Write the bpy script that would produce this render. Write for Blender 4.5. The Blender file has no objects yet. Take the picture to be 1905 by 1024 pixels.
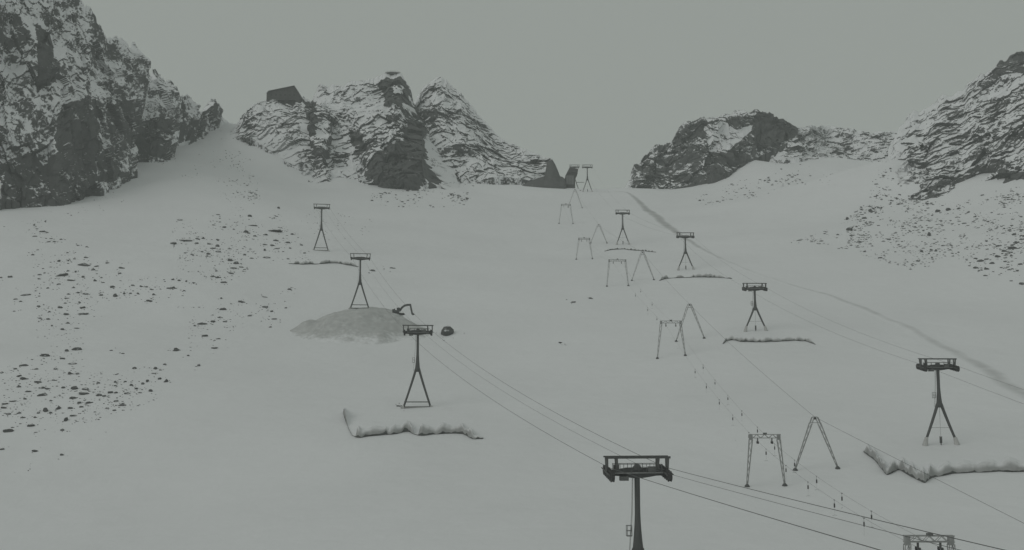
import bpy, bmesh, math, random
import numpy as np
from mathutils import Vector, Matrix

random.seed(7)
RNG = np.random.default_rng(7)
scene = bpy.context.scene
COL = scene.collection

# ------------------------------------------------------------------ camera
W0, H0, FPX = 1905.0, 1024.0, 2043.0          # photograph's frame and focal length in its pixels
PITCH = math.atan((750 - 512) / FPX)
cam_data = bpy.data.cameras.new('camera')
cam_data.sensor_width = 36.0
cam_data.lens = 36.0 * FPX / W0
cam_data.clip_start = 0.5
cam_data.clip_end = 8000
cam = bpy.data.objects.new('camera', cam_data)
COL.objects.link(cam)
cam.location = (0, 0, 0)
cam.rotation_euler = (math.pi / 2 + PITCH, 0, 0)
scene.camera = cam
CF = np.array([0, math.cos(PITCH), math.sin(PITCH)])
CU = np.array([0, -math.sin(PITCH), math.cos(PITCH)])

# ------------------------------------------------------------------ overcast sky and sun
SUN_EL, SUN_AZ = math.radians(32), math.radians(235)
world = bpy.data.worlds.new('World')
scene.world = world
world.use_nodes = True
nt = world.node_tree
nt.nodes.clear()
w_out = nt.nodes.new('ShaderNodeOutputWorld')
w_bg = nt.nodes.new('ShaderNodeBackground')
w_sky = nt.nodes.new('ShaderNodeTexSky')
w_sky.sky_type = 'NISHITA'
w_sky.sun_disc = False
w_sky.sun_elevation = SUN_EL
w_sky.sun_rotation = SUN_AZ
w_hsv = nt.nodes.new('ShaderNodeHueSaturation')
w_hsv.inputs['Saturation'].default_value = 0.15
w_mix = nt.nodes.new('ShaderNodeMix')
w_mix.data_type = 'RGBA'
w_mix.inputs[0].default_value = 0.975          # a closed cloud cover in front of the clear sky
w_mix.inputs[7].default_value = (2.93, 3.17, 2.97, 1)
nt.links.new(w_sky.outputs[0], w_hsv.inputs['Color'])
nt.links.new(w_hsv.outputs[0], w_mix.inputs[6])
nt.links.new(w_mix.outputs[2], w_bg.inputs[0])
nt.links.new(w_bg.outputs[0], w_out.inputs[0])
w_bg.inputs[1].default_value = 0.1
sun_data = bpy.data.lights.new('sun', 'SUN')
sun_data.energy = 0.5
sun_data.angle = math.radians(35)
sun_data.color = (1.0, 0.985, 0.96)
sun = bpy.data.objects.new('sun', sun_data)
COL.objects.link(sun)
sd = Vector((math.sin(SUN_AZ) * math.cos(SUN_EL), math.cos(SUN_AZ) * math.cos(SUN_EL), math.sin(SUN_EL)))
sun.rotation_euler = (-sd).to_track_quat('-Z', 'Y').to_euler()
vs = scene.view_settings
vs.view_transform = 'Standard'
vs.look = 'None'
vs.exposure = 0.03
vs.gamma = 1.0
vs.use_curve_mapping = False
scene.render.engine = 'CYCLES'
scene.cycles.use_denoising = True
scene.cycles.max_bounces = 5
scene.cycles.volume_bounces = 1
scene.cycles.volume_max_steps = 64


# ------------------------------------------------------------------ pixel <-> place helpers
def unproj(px, py, d):
    u = (np.asarray(px, float) - W0 / 2) / FPX
    v = (np.asarray(py, float) - H0 / 2) / FPX
    d = np.asarray(d, float)
    u, v, d = np.broadcast_arrays(u, v, d)
    return np.stack([u * d, CF[1] * d - CU[1] * v * d, CF[2] * d - CU[2] * v * d], -1)


def proj(P):
    P = np.asarray(P, float)
    d = P @ CF
    return np.stack([W0 / 2 + FPX * P[..., 0] / d, H0 / 2 - FPX * (P @ CU) / d], -1)


def height_to(P, py):
    """height above P whose top shows at picture row py"""
    vt = -(py - H0 / 2) / FPX
    return (vt * (P @ CF) - P @ CU) / (CU[2] - vt * CF[2])


# ------------------------------------------------------------------ noise (numpy)
def _hash(ix, iy, iz, seed):
    h = (ix.astype(np.int64) * 374761393 + iy.astype(np.int64) * 668265263 + iz.astype(np.int64) * 2147483647 * 3 + seed * 974634777) & 0xFFFFFFFF
    h = ((h ^ (h >> 13)) * 1274126177) & 0xFFFFFFFF
    h = ((h ^ (h >> 16)) * 2246822519) & 0xFFFFFFFF
    return (h ^ (h >> 15)) & 0xFFFFFFFF


def vnoise(p, seed=0):
    i = np.floor(p).astype(np.int64)
    f = p - i
    f = f * f * f * (f * (f * 6 - 15) + 10)
    r = np.zeros(len(p))
    for dx in (0, 1):
        wx = f[:, 0] if dx else 1 - f[:, 0]
        for dy in (0, 1):
            wy = f[:, 1] if dy else 1 - f[:, 1]
            for dz in (0, 1):
                wz = f[:, 2] if dz else 1 - f[:, 2]
                r += wx * wy * wz * (_hash(i[:, 0] + dx, i[:, 1] + dy, i[:, 2] + dz, seed) / 4294967295.0)
    return r * 2 - 1


def fbm(p, octv=4, seed=0, gain=0.5, ridged=False):
    a, s, r = 1.0, 0.0, np.zeros(len(p))
    q = p.copy()
    for o in range(octv):
        n = vnoise(q, seed + o * 17)
        r += a * ((1 - 2 * np.abs(n)) if ridged else n)
        s += a
        a *= gain
        q = q * 2.03 + 11.7
    return r / s


def cells(p, seed=0):
    """per-cell random value, and distance to the cell's border"""
    i = np.floor(p).astype(np.int64)
    b1 = np.full(len(p), 9.0)
    b2 = np.full(len(p), 9.0)
    val = np.zeros(len(p))
    for dx in (-1, 0, 1):
        for dy in (-1, 0, 1):
            for dz in (-1, 0, 1):
                c = i + np.array([dx, dy, dz])
                h = _hash(c[:, 0], c[:, 1], c[:, 2], seed)
                j = np.stack([(h & 1023) / 1023.0, ((h >> 10) & 1023) / 1023.0, ((h >> 20) & 1023) / 1023.0], -1)
                d = np.linalg.norm(c + j - p, axis=1)
                v = ((h >> 5) & 255) / 255.0
                new = d < b1
                b2 = np.where(new, b1, np.minimum(b2, d))
                val = np.where(new, v, val)
                b1 = np.where(new, d, b1)
    return val, b2 - b1


def sstep(a, b, x):
    t = np.clip((x - a) / (b - a), 0, 1)
    return t * t * (3 - 2 * t)


# ------------------------------------------------------------------ materials
def mat(name, rough=0.8, color=(0.5, 0.5, 0.5), var=0.0, scale=1.0, metallic=0.0, bump=0.0, bump_scale=None):
    m = bpy.data.materials.new(name)
    m.use_nodes = True
    n = m.node_tree
    b = n.nodes['Principled BSDF']
    b.inputs['Roughness'].default_value = rough
    b.inputs['Metallic'].default_value = metallic
    b.inputs['Specular IOR Level'].default_value = 0.25
    tc = n.nodes.new('ShaderNodeTexCoord')
    nz = n.nodes.new('ShaderNodeTexNoise')
    nz.inputs['Scale'].default_value = scale
    nz.inputs['Detail'].default_value = 5
    n.links.new(tc.outputs['Object'], nz.inputs['Vector'])
    r = n.nodes.new('ShaderNodeMapRange')
    r.inputs[1].default_value = 0.25
    r.inputs[2].default_value = 0.75
    r.inputs[3].default_value = 1 - var
    r.inputs[4].default_value = 1 + var
    n.links.new(nz.outputs[0], r.inputs[0])
    x = n.nodes.new('ShaderNodeMix')
    x.data_type = 'RGBA'
    x.blend_type = 'MULTIPLY'
    x.inputs[0].default_value = 1
    x.inputs[6].default_value = (*color, 1)
    n.links.new(r.outputs[0], x.inputs[7])
    n.links.new(x.outputs[2], b.inputs['Base Color'])
    if bump:
        n2 = n.nodes.new('ShaderNodeTexNoise')
        n2.inputs['Scale'].default_value = bump_scale or scale
        n2.inputs['Detail'].default_value = 6
        n.links.new(tc.outputs['Object'], n2.inputs['Vector'])
        bp = n.nodes.new('ShaderNodeBump')
        bp.inputs['Strength'].default_value = 1
        bp.inputs['Distance'].default_value = bump
        n.links.new(n2.outputs[0], bp.inputs['Height'])
        n.links.new(bp.outputs[0], b.inputs['Normal'])
    return m


SNOW = (0.785, 0.79, 0.805)


def blend_mat(name, c0, c1, scale, thr, soft, slope=0.0, attr=None, cvar=0.15, fine=1.0, namp=1.0):
    """snow lying on rock: c1 (snow) where slope*normal.z + noise + attribute passes thr, c0 (rock) elsewhere"""
    m = mat(name, 0.9, c0, cvar, scale * 2.5)
    n = m.node_tree
    b = n.nodes['Principled BSDF']
    rockc = b.inputs['Base Color'].links[0].from_socket
    tc = n.nodes['Texture Coordinate']
    terms = []
    if slope:
        g = n.nodes.new('ShaderNodeNewGeometry')
        s = n.nodes.new('ShaderNodeSeparateXYZ')
        n.links.new(g.outputs['Normal'], s.inputs[0])
        mu = n.nodes.new('ShaderNodeMath')
        mu.operation = 'MULTIPLY'
        mu.inputs[1].default_value = slope
        n.links.new(s.outputs[2], mu.inputs[0])
        terms.append(mu.outputs[0])
    for sc, amp in ((scale, 1.0), (scale * 5, 0.6 * fine)):
        nz = n.nodes.new('ShaderNodeTexNoise')
        nz.inputs['Scale'].default_value = sc
        nz.inputs['Detail'].default_value = 4
        nz.inputs['Roughness'].default_value = 0.6
        n.links.new(tc.outputs['Object'], nz.inputs['Vector'])
        mu = n.nodes.new('ShaderNodeMath')
        mu.operation = 'MULTIPLY_ADD'
        mu.inputs[1].default_value = amp * namp
        mu.inputs[2].default_value = -0.5 * amp * namp
        n.links.new(nz.outputs[0], mu.inputs[0])
        terms.append(mu.outputs[0])
    if attr:
        at = n.nodes.new('ShaderNodeAttribute')
        at.attribute_name = attr
        terms.append(at.outputs['Fac'])
    acc = terms[0]
    for t in terms[1:]:
        ad = n.nodes.new('ShaderNodeMath')
        n.links.new(acc, ad.inputs[0])
        n.links.new(t, ad.inputs[1])
        acc = ad.outputs[0]
    r = n.nodes.new('ShaderNodeMapRange')
    r.interpolation_type = 'SMOOTHSTEP'
    r.inputs[1].default_value = thr - soft
    r.inputs[2].default_value = thr + soft
    n.links.new(acc, r.inputs[0])
    x = n.nodes.new('ShaderNodeMix')
    x.data_type = 'RGBA'
    x.inputs[7].default_value = (*c1, 1)
    n.links.new(r.outputs[0], x.inputs[0])
    n.links.new(rockc, x.inputs[6])
    n.links.new(x.outputs[2], b.inputs['Base Color'])
    return m


ROCK = (0.105, 0.107, 0.106)
M = {
    'snow': mat('snow', 0.75, SNOW, 0.035, 0.022, bump=0.5, bump_scale=0.16),
    'rock': blend_mat('snowy_rock', ROCK, SNOW, 0.13, 0.62, 0.12, slope=0.9, attr='snow_bias', namp=1.8, fine=1.35),
    'boulder': blend_mat('boulder_rock', (0.10, 0.102, 0.101), SNOW, 0.5, 0.93, 0.10, slope=1.0),
    'dirt': blend_mat('gravelly_snow', (0.50, 0.505, 0.50), SNOW, 0.16, 0.55, 0.5, attr='snow_bias', fine=1.6, namp=1.4),
    'icy': blend_mat('icy_track', (0.47, 0.475, 0.475), SNOW, 0.06, 0.5, 0.5, attr='snow_bias', fine=0.6, namp=0.8),
    'fleece': blend_mat('grey_fleece', (0.36, 0.365, 0.36), SNOW, 0.22, 0.62, 0.42, slope=0.86, namp=0.7, fine=0.4),  # grey where steep, snow colour where the face turns upward
    'dirt_shade_hem': mat('dirt_and_shade_hem', 0.95, (0.13, 0.135, 0.13), 0.15, 0.8),  # dirt and the shade of the gap under the ledge, both in the colour
    'steel': mat('dark_steel', 0.6, (0.10, 0.103, 0.102), 0.12, 0.7),
    'steel2': mat('worn_steel', 0.65, (0.13, 0.133, 0.13), 0.15, 1.2),
    'galv': mat('galvanised_steel', 0.55, (0.30, 0.305, 0.302), 0.10, 1.2),
    'rubber': mat('black_rubber', 0.9, (0.07, 0.07, 0.07), 0.1, 2.0),
    'concrete': mat('concrete', 0.9, (0.48, 0.48, 0.47), 0.12, 1.0),
    'cable': mat('steel_rope', 0.6, (0.11, 0.112, 0.11), 0.05, 1.0),
    'hut_wall': mat('weathered_wood', 0.9, (0.085, 0.085, 0.083), 0.2, 0.5),
    'hut_roof': mat('dark_sheet_roof', 0.8, (0.12, 0.122, 0.12), 0.15, 0.5),
    'glass': mat('window_glass', 0.25, (0.05, 0.052, 0.055), 0.1, 0.5),
    'panel': mat('grey_panel', 0.85, (0.19, 0.192, 0.19), 0.12, 0.4),
}
M['glass'].node_tree.nodes['Principled BSDF'].inputs['Specular IOR Level'].default_value = 0.5


# ------------------------------------------------------------------ object helpers
def tag(o, label=None, cat=None, group=None, kind=None):
    for k, v in (('label', label), ('category', cat), ('group', group), ('kind', kind)):
        if v:
            o[k] = v
    return o


def empty(name, loc, rz=0.0):
    o = bpy.data.objects.new(name, None)
    COL.objects.link(o)
    o.location = loc
    o.rotation_euler = (0, 0, rz)
    o.empty_display_size = 0.5
    return o


def link_mesh(name, verts, faces, material, parent=None, smooth=False, attr=None):
    me = bpy.data.meshes.new(name)
    if isinstance(faces, np.ndarray):
        nf, k = faces.shape
        me.vertices.add(len(verts))
        me.vertices.foreach_set('co', np.asarray(verts, np.float32).ravel())
        me.loops.add(nf * k)
        me.loops.foreach_set('vertex_index', faces.astype(np.int32).ravel())
        me.polygons.add(nf)
        me.polygons.foreach_set('loop_start', np.arange(0, nf * k, k, dtype=np.int32))
        me.update(calc_edges=True)
    else:
        me.from_pydata([tuple(v) for v in verts], [], faces)
    if attr is not None:
        a = me.attributes.new('snow_bias', 'FLOAT', 'POINT')
        a.data.foreach_set('value', np.asarray(attr, np.float32))
    me.materials.append(M[material])
    me.polygons.foreach_set('use_smooth', [smooth] * len(me.polygons))
    me.update()
    o = bpy.data.objects.new(name, me)
    COL.objects.link(o)
    o.parent = parent
    return o


def grid_faces(nr, nc, wrap=False):
    r, c = np.meshgrid(np.arange(nr - 1), np.arange(nc if wrap else nc - 1), indexing='ij')
    c2 = (c + 1) % nc
    return np.stack([r * nc + c, r * nc + c2, (r + 1) * nc + c2, (r + 1) * nc + c], -1).reshape(-1, 4)


class MB:
    def __init__(s):
        s.v, s.f = [], []

    def add(s, vs_, fs_):
        b = len(s.v)
        s.v += [tuple(v) for v in vs_]
        s.f += [tuple(b + i for i in f) for f in fs_]
        return s

    def box(s, c, size, rot=None):
        hx, hy, hz = size[0] / 2, size[1] / 2, size[2] / 2
        vs_ = [Vector((x, y, z)) for z in (-hz, hz) for y in (-hy, hy) for x in (-hx, hx)]
        if rot is not None:
            vs_ = [rot @ v for v in vs_]
        c = Vector(c)
        return s.add([v + c for v in vs_], [(0, 2, 3, 1), (4, 5, 7, 6), (0, 1, 5, 4), (2, 6, 7, 3), (0, 4, 6, 2), (1, 3, 7, 5)])

    def bar(s, p0, p1, w, d, up=(0, 1, 0)):
        """rectangular bar between two points: w across, d along 'up'"""
        p0, p1 = Vector(p0), Vector(p1)
        a = (p1 - p0).normalized()
        u = Vector(up)
        x = u.cross(a).normalized()
        y = a.cross(x)
        vs_ = [p + x * (sx * w / 2) + y * (sy * d / 2) for p in (p0, p1) for sy in (-1, 1) for sx in (-1, 1)]
        return s.add(vs_, [(0, 2, 3, 1), (4, 5, 7, 6), (0, 1, 5, 4), (2, 6, 7, 3), (0, 4, 6, 2), (1, 3, 7, 5)])

    def loft(s, secs, n=10):
        """secs: (centre, rx, ry) rings in the xy plane"""
        vs_, fs_ = [], []
        for c, rx, ry in secs:
            for k in range(n):
                a = 2 * math.pi * (k + 0.5) / n
                vs_.append((c[0] + rx * math.cos(a), c[1] + ry * math.sin(a), c[2]))
        for i in range(len(secs) - 1):
            for k in range(n):
                fs_.append((i * n + k, i * n + (k + 1) % n, (i + 1) * n + (k + 1) % n, (i + 1) * n + k))
        fs_.append(tuple(range(n))[::-1])
        fs_.append(tuple((len(secs) - 1) * n + k for k in range(n)))
        return s.add(vs_, fs_)

    def tube(s, pts, r, n=6):
        pts = [Vector(p) for p in pts]
        vs_, fs_ = [], []
        rs = r if isinstance(r, (list, tuple)) else [r] * len(pts)
        for i, p in enumerate(pts):
            a = (pts[min(i + 1, len(pts) - 1)] - pts[max(i - 1, 0)]).normalized()
            ref = Vector((0, 0, 1)) if abs(a.z) < 0.95 else Vector((0, 1, 0))
            x = a.cross(ref).normalized()
            y = x.cross(a)
            for k in range(n):
                t = 2 * math.pi * k / n
                vs_.append(p + (x * math.cos(t) + y * math.sin(t)) * rs[i])
        for i in range(len(pts) - 1):
            for k in range(n):
                fs_.append((i * n + k, i * n + (k + 1) % n, (i + 1) * n + (k + 1) % n, (i + 1) * n + k))
        fs_.append(tuple(range(n))[::-1])
        fs_.append(tuple((len(pts) - 1) * n + k for k in range(n)))
        return s.add(vs_, fs_)

    def wheel(s, c, r, w, axis='x', n=14):
        c = Vector(c)
        vs_, fs_ = [], []
        prof = [(-w / 2, r * 0.5), (-w / 2, r), (-w * 0.15, r * 0.9), (w * 0.15, r * 0.9), (w / 2, r), (w / 2, r * 0.5)]
        for a, rr in prof:
            for k in range(n):
                t = 2 * math.pi * k / n
                q = (a, rr * math.cos(t), rr * math.sin(t)) if axis == 'x' else (rr * math.cos(t), a, rr * math.sin(t))
                vs_.append(c + Vector(q))
        m = len(prof)
        for i in range(m - 1):
            for k in range(n):
                fs_.append((i * n + k, i * n + (k + 1) % n, (i + 1) * n + (k + 1) % n, (i + 1) * n + k))
        fs_.append(tuple(range(n))[::-1])
        fs_.append(tuple((m - 1) * n + k for k in range(n)))
        return s.add(vs_, fs_)

    def build(s, name, material, parent=None, smooth=False):
        return link_mesh(name, s.v, s.f, material, parent, smooth)


# ------------------------------------------------------------------ terrain: control points (pixel, distance) -> height field
BASE = {
    'cliff': [(-160, 405, 560), (0, 378, 590), (60, 386, 600), (118, 391, 610), (135, 376, 630), (200, 358, 660), (238, 333, 690),
              (250, 297, 740), (305, 303, 748), (315, 272, 820), (360, 262, 850), (400, 243, 880), (425, 228, 905)],
    'west': [(425, 258, 860), (470, 264, 850), (520, 292, 830), (560, 322, 810), (580, 342, 795), (612, 348, 790), (630, 335, 800),
             (655, 335, 795), (690, 348, 785), (740, 358, 780), (785, 356, 780), (800, 345, 790), (830, 352, 790), (868, 372, 780)],
    'peak': [(765, 345, 835), (850, 352, 820), (900, 340, 835), (960, 340, 845), (1000, 345, 848), (1050, 347, 852)],
    'east': [(1162, 351, 850), (1200, 358, 850), (1250, 353, 852), (1300, 339, 858), (1340, 333, 862), (1370, 316, 870),
             (1400, 297, 880), (1440, 279, 892), (1485, 258, 906)],
    'ridge': [(1425, 305, 888), (1480, 302, 890), (1540, 294, 898), (1600, 310, 895), (1640, 306, 898), (1690, 302, 900)],
    'spur': [(1652, 300, 720), (1672, 335, 690), (1690, 372, 665), (1700, 382, 655), (1740, 378, 650), (1790, 354, 655),
             (1830, 344, 650), (1862, 352, 635), (1905, 342, 625), (2080, 330, 600)],
}
CP = [
    (595, 468, 527), (669, 588, 424), (775, 757, 282), (1187, 1180, 129),
    (1092, 357, 817), (1159, 455, 605), (1276, 503, 495), (1406, 617, 363), (1746, 832, 233),
    (0, 900, 245), (300, 805, 268), (100, 700, 318), (300, 600, 398), (130, 480, 482), (20, 560, 420), (450, 400, 610), (350, 330, 690),
    (420, 260, 860), (800, 400, 690), (900, 360, 800), (640, 400, 680), (950, 500, 515), (950, 700, 330),
    (1130, 353, 852), (1300, 380, 770), (1450, 340, 820), (1640, 340, 820), (1500, 430, 600), (1600, 560, 425), (1905, 540, 430),
    (1905, 730, 285), (1905, 900, 205), (1905, 430, 520),
    (0, 1024, 205), (500, 1024, 182), (952, 1024, 170), (1400, 1000, 172), (2300, 1000, 165), (-400, 900, 240), (-400, 560, 430),
    (2300, 600, 360),
]
pts = [unproj(*c) for c in CP]
for k, L in BASE.items():
    pts += [unproj(*c) for c in (L[:7:2] if k == 'east' else L[::2])]
pts += [np.array(p, float) for p in [(0, 40, -38), (120, 40, -40), (-120, 40, -36), (0, -200, -52), (400, -200, -40), (-400, -200, -40),
                                     (650, 100, 20), (-650, 100, 40), (-700, 500, 170), (700, 500, 150), (0, 1050, 100), (350, 1100, 110), (-400, 1100, 120),
                                     (800, 900, 160), (-800, 900, 200)]]
pts = np.array(pts)


def tps_fit(P, reg=60.0):
    n = len(P)
    d = np.linalg.norm(P[:, None, :2] - P[None, :, :2], axis=2) / 100
    K = np.where(d > 0, d * d * np.log(d + 1e-12), 0) + np.eye(n) * reg * 1e-5
    Q = np.hstack([np.ones((n, 1)), P[:, :2] / 100])
    A = np.block([[K, Q], [Q.T, np.zeros((3, 3))]])
    return np.linalg.solve(A, np.concatenate([P[:, 2], np.zeros(3)]))


TW = tps_fit(pts)


def tps(x, y):
    out = np.empty(x.size)
    xf, yf = x.ravel() / 100, y.ravel() / 100
    for s in range(0, x.size, 40000):
        a, b = xf[s:s + 40000], yf[s:s + 40000]
        d2 = (a[:, None] - pts[None, :, 0] / 100) ** 2 + (b[:, None] - pts[None, :, 1] / 100) ** 2
        out[s:s + 40000] = (0.5 * d2 * np.log(d2 + 1e-12)) @ TW[:len(pts)] + TW[-3] + TW[-2] * a + TW[-1] * b
    return out.reshape(x.shape)


# crest line of the cirque in plan (distance of the watershed by bearing); beyond it the ground falls away
CRB = (np.array([-900, 0, 400, 600, 800, 1046, 1110, 1170, 1300, 1480, 1640, 1700, 1905, 2900]) - W0 / 2) / FPX
CRD = np.array([640, 700, 905, 900, 920, 870, 858, 868, 885, 930, 980, 760, 740, 700.])


def terrain_raw(x, y):
    z = tps(x, y)
    yy = np.maximum(y, 30)
    cd = np.interp(x / yy, CRB, CRD)
    over = np.maximum(y - cd, 0)
    z = z - np.where(over < 60, over * over / 60 * 0.22, (over - 30) * 0.44)
    p = np.stack([x.ravel(), y.ravel(), np.zeros(x.size)], -1)
    amp = sstep(0, 150, y)
    z = z + (fbm(p / 46, 3, 5) * 1.1 + fbm(p / 9, 2, 9) * 0.12).reshape(x.shape) * amp
    r = np.maximum(np.abs(x) / 700, np.maximum((y - 300) / 850, (-y) / 300))
    far = sstep(1.0, 1.9, r)
    return z * (1 - far) + (-120) * far


def axis(lo, hi, step, out_lo, out_hi):
    return np.concatenate([np.arange(out_lo, lo - 1, 60.0), np.arange(lo, hi, step), np.arange(hi, out_hi + 1, 60.0)])


GX = axis(-640, 640, 2.5, -1660, 1660)
GY = axis(-60, 1120, 2.5, -360, 1840)
gx, gy = np.meshgrid(GX, GY)
GZ = terrain_raw(gx, gy)


def ground(x, y):
    x, y = np.asarray(x, float), np.asarray(y, float)
    i = np.clip(np.searchsorted(GX, x) - 1, 0, len(GX) - 2)
    j = np.clip(np.searchsorted(GY, y) - 1, 0, len(GY) - 2)
    a = (x - GX[i]) / (GX[i + 1] - GX[i])
    b = (y - GY[j]) / (GY[j + 1] - GY[j])
    return GZ[j, i] * (1 - a) * (1 - b) + GZ[j, i + 1] * a * (1 - b) + GZ[j + 1, i] * (1 - a) * b + GZ[j + 1, i + 1] * a * b


def on_ground(px, py, dmin=60.0, dmax=1000.0):
    d = np.arange(dmin, dmax, 0.8)
    P = unproj(px, py, d)
    below = np.nonzero(P[:, 2] < ground(P[:, 0], P[:, 1]))[0]
    k = below[0] if len(below) else len(d) - 1
    q = P[k].copy()
    q[2] = ground(q[0], q[1])
    return q


tag(link_mesh('ground', np.stack([gx, gy, GZ], -1).reshape(-1, 3), grid_faces(len(GY), len(GX)), 'snow', smooth=True), kind='structure')


# ------------------------------------------------------------------ mountains
def in_poly(px, py, poly):
    c = np.zeros(px.shape, bool)
    n = len(poly)
    for i in range(n):
        x0, y0 = poly[i]
        x1, y1 = poly[(i + 1) % n]
        if y0 == y1:
            continue
        c ^= ((y0 > py) != (y1 > py)) & (px < (x1 - x0) * (py - y0) / (y1 - y0) + x0)
    return c


def mountain(name, base, top, nu, nv, disp, masks=(), bias=0.0, seed=1, jag=2.0, lean=1.0, warp=5.0, kind='structure', bulges=(), patch=0.45):
    base, top = np.array(base, float), np.array(top, float)
    u = np.linspace(base[0, 0], base[-1, 0], nu)
    bi = [np.interp(u, base[:, 0], base[:, k]) for k in (1, 2)]
    ti = [np.interp(u, top[:, 0], top[:, k]) for k in (1, 2)]
    B = unproj(u, bi[0], bi[1])
    T = unproj(u, ti[0], ti[1])
    jn = fbm(np.stack([u / 9, u * 0, u * 0 + seed], -1), 4, seed + 3, 0.65)
    hgt = T[:, 2] - B[:, 2]
    jn = jn * jag * sstep(2, 20, hgt)
    t = np.linspace(0, 1, nv)
    tt = t[:, None, None]
    Pm = B[None] * (1 - tt) + T[None] * tt
    # plan position lags or leads the height: buttress profile
    lag = (t ** lean)[:, None, None]
    Pm[..., :2] = B[None, :, :2] * (1 - lag) + T[None, :, :2] * lag
    Pm[..., 2] += jn[None] * (t ** 7)[:, None]
    pxg = np.broadcast_to(u, (nv, nu)).copy()
    pyg = bi[0][None] * (1 - t[:, None]) + ti[0][None] * t[:, None]
    flat = Pm.reshape(-1, 3)
    # facing direction of the wall, smoothed along it
    tan = np.gradient(B[:, :2] * 0.5 + T[:, :2] * 0.5, axis=0)
    k = max(3, nu // 14)
    ker = np.ones(k) / k
    tan = np.stack([np.convolve(np.pad(tan[:, i], (k // 2, k - 1 - k // 2), 'edge'), ker, 'valid') for i in (0, 1)], -1)
    tan /= np.linalg.norm(tan, axis=1)[:, None]
    N = np.stack([tan[:, 1], -tan[:, 0], np.full(nu, 0.35)], -1)
    N /= np.linalg.norm(N, axis=1)[:, None]
    Nf = np.broadcast_to(N[None], (nv, nu, 3)).reshape(-1, 3)
    bz = np.full(nv * nu, float(bias))
    wx = fbm(flat / 7, 3, seed + 50) * warp
    wy = fbm(flat / 7 + 31, 3, seed + 51) * warp
    mx, my = pxg.ravel() + wx, pyg.ravel() + wy
    extra = np.zeros(nv * nu)
    for poly, val in masks:
        ins = in_poly(mx, my, poly)
        bz = np.where(ins, val, bz)
    for (cx, cy, rx, ry, amt) in bulges:
        q = ((mx - cx) / rx) ** 2 + ((my - cy) / ry) ** 2
        extra += amt * (1 - sstep(0.5, 1.3, q))
    # slow patches of deeper and thinner snow; deep snow smooths the rock under it
    bz = bz + patch * fbm(flat / np.array([15, 15, 13]), 3, seed + 70)
    big, small = disp(flat, seed)
    d = big + small * np.clip(1.1 - (bz - 0.2) * 1.3, 0.25, 1.1) + extra
    soft = np.broadcast_to((1 - 0.75 * sstep(0.86, 1.0, t))[:, None] * np.clip(hgt / 25, 0.15, 1)[None], (nv, nu)).ravel()
    soft = soft * np.tile(np.clip(np.minimum(u - u[0], u[-1] - u) / 22, 0.06, 1), nv)
    flat = flat + Nf * (d * soft)[:, None]
    Pm = flat.reshape(nv, nu, 3)
    # foot under the snow, and the far side
    foot = Pm[:1].copy()
    foot[..., 2] -= 30
    away = Pm[-1][:, :2].copy()                     # the far side falls away behind the crest
    away /= np.linalg.norm(away, axis=1)[:, None]
    back = []
    for dist, drop in ((6, 1.5), (22, 14), (60, 50), (110, 120)):
        q = Pm[-1].copy()
        q[:, :2] += away * dist
        q[:, 2] -= drop * np.clip(hgt / 60, 0.3, 1.2) + 0.5
        back.append(q[None])
    allP = np.concatenate([foot, Pm] + back, 0)
    bzg = bz.reshape(nv, nu)
    bza = np.concatenate([bzg[:1], bzg] + [bzg[-1:]] * 4, 0)
    o = link_mesh(name, allP.reshape(-1, 3), grid_faces(allP.shape[0], nu), 'rock', attr=bza.ravel())
    tag(o, kind=kind)
    return o


def disp_cliff(p, s):
    q = p * np.array([1, 1, 0.45])
    v, e = cells(q / 13 + fbm(q / 20, 2, s + 1)[:, None] * 0.5, s)
    v2, e2 = cells(p / np.array([4.5, 4.5, 6]) + fbm(p / 6, 2, s + 2)[:, None] * 0.4, s + 9)
    return fbm(q / 55, 3, s) * 16 + fbm(q / 18, 3, s + 4, ridged=True) * 6 + (v - 0.5) * 4, (v - 0.5) * 2 + (v2 - 0.5) * 2.0 + fbm(p / 3.5, 2, s + 6) * 0.7


def disp_ledge(p, s):
    q = p * np.array([1, 1, 1.15]) + fbm(p / 30, 2, s + 8)[:, None] * 9
    v, e = cells(q / 11 + fbm(q / 16, 2, s + 1)[:, None] * 0.6, s)
    v2, e2 = cells(q / 5 + fbm(p / 6, 2, s + 2)[:, None] * 0.4, s + 9)
    return fbm(p / 60, 3, s) * 10 + fbm(q / 24, 3, s + 4, ridged=True) * 4.5, (v - 0.5) * 5.5 + (v2 - 0.5) * 3.0 + fbm(p / 3.5, 2, s + 6) * 0.8


def disp_strata(p, s):
    # beds dipping down to the left as seen from the valley
    a = p[:, 2] * 0.80 - p[:, 0] * 0.60
    b = p[:, 0] * 0.80 + p[:, 2] * 0.60
    w = fbm(p / 26, 3, s + 8) * 7
    q = np.stack([b / 1.7 + w, p[:, 1], a + w * 0.8], -1)
    v, e = cells(q / 8 + fbm(q / 12, 2, s + 1)[:, None] * 0.5, s)
    v2, e2 = cells(q / 3.6 + fbm(q / 5, 2, s + 2)[:, None] * 0.4, s + 9)
    return fbm(p / 55, 3, s) * 13 + fbm(q / 18, 3, s + 4, ridged=True) * 5, (v - 0.5) * 4.5 + (v2 - 0.5) * 1.8 + fbm(p / 3, 2, s + 6) * 0.6


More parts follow.
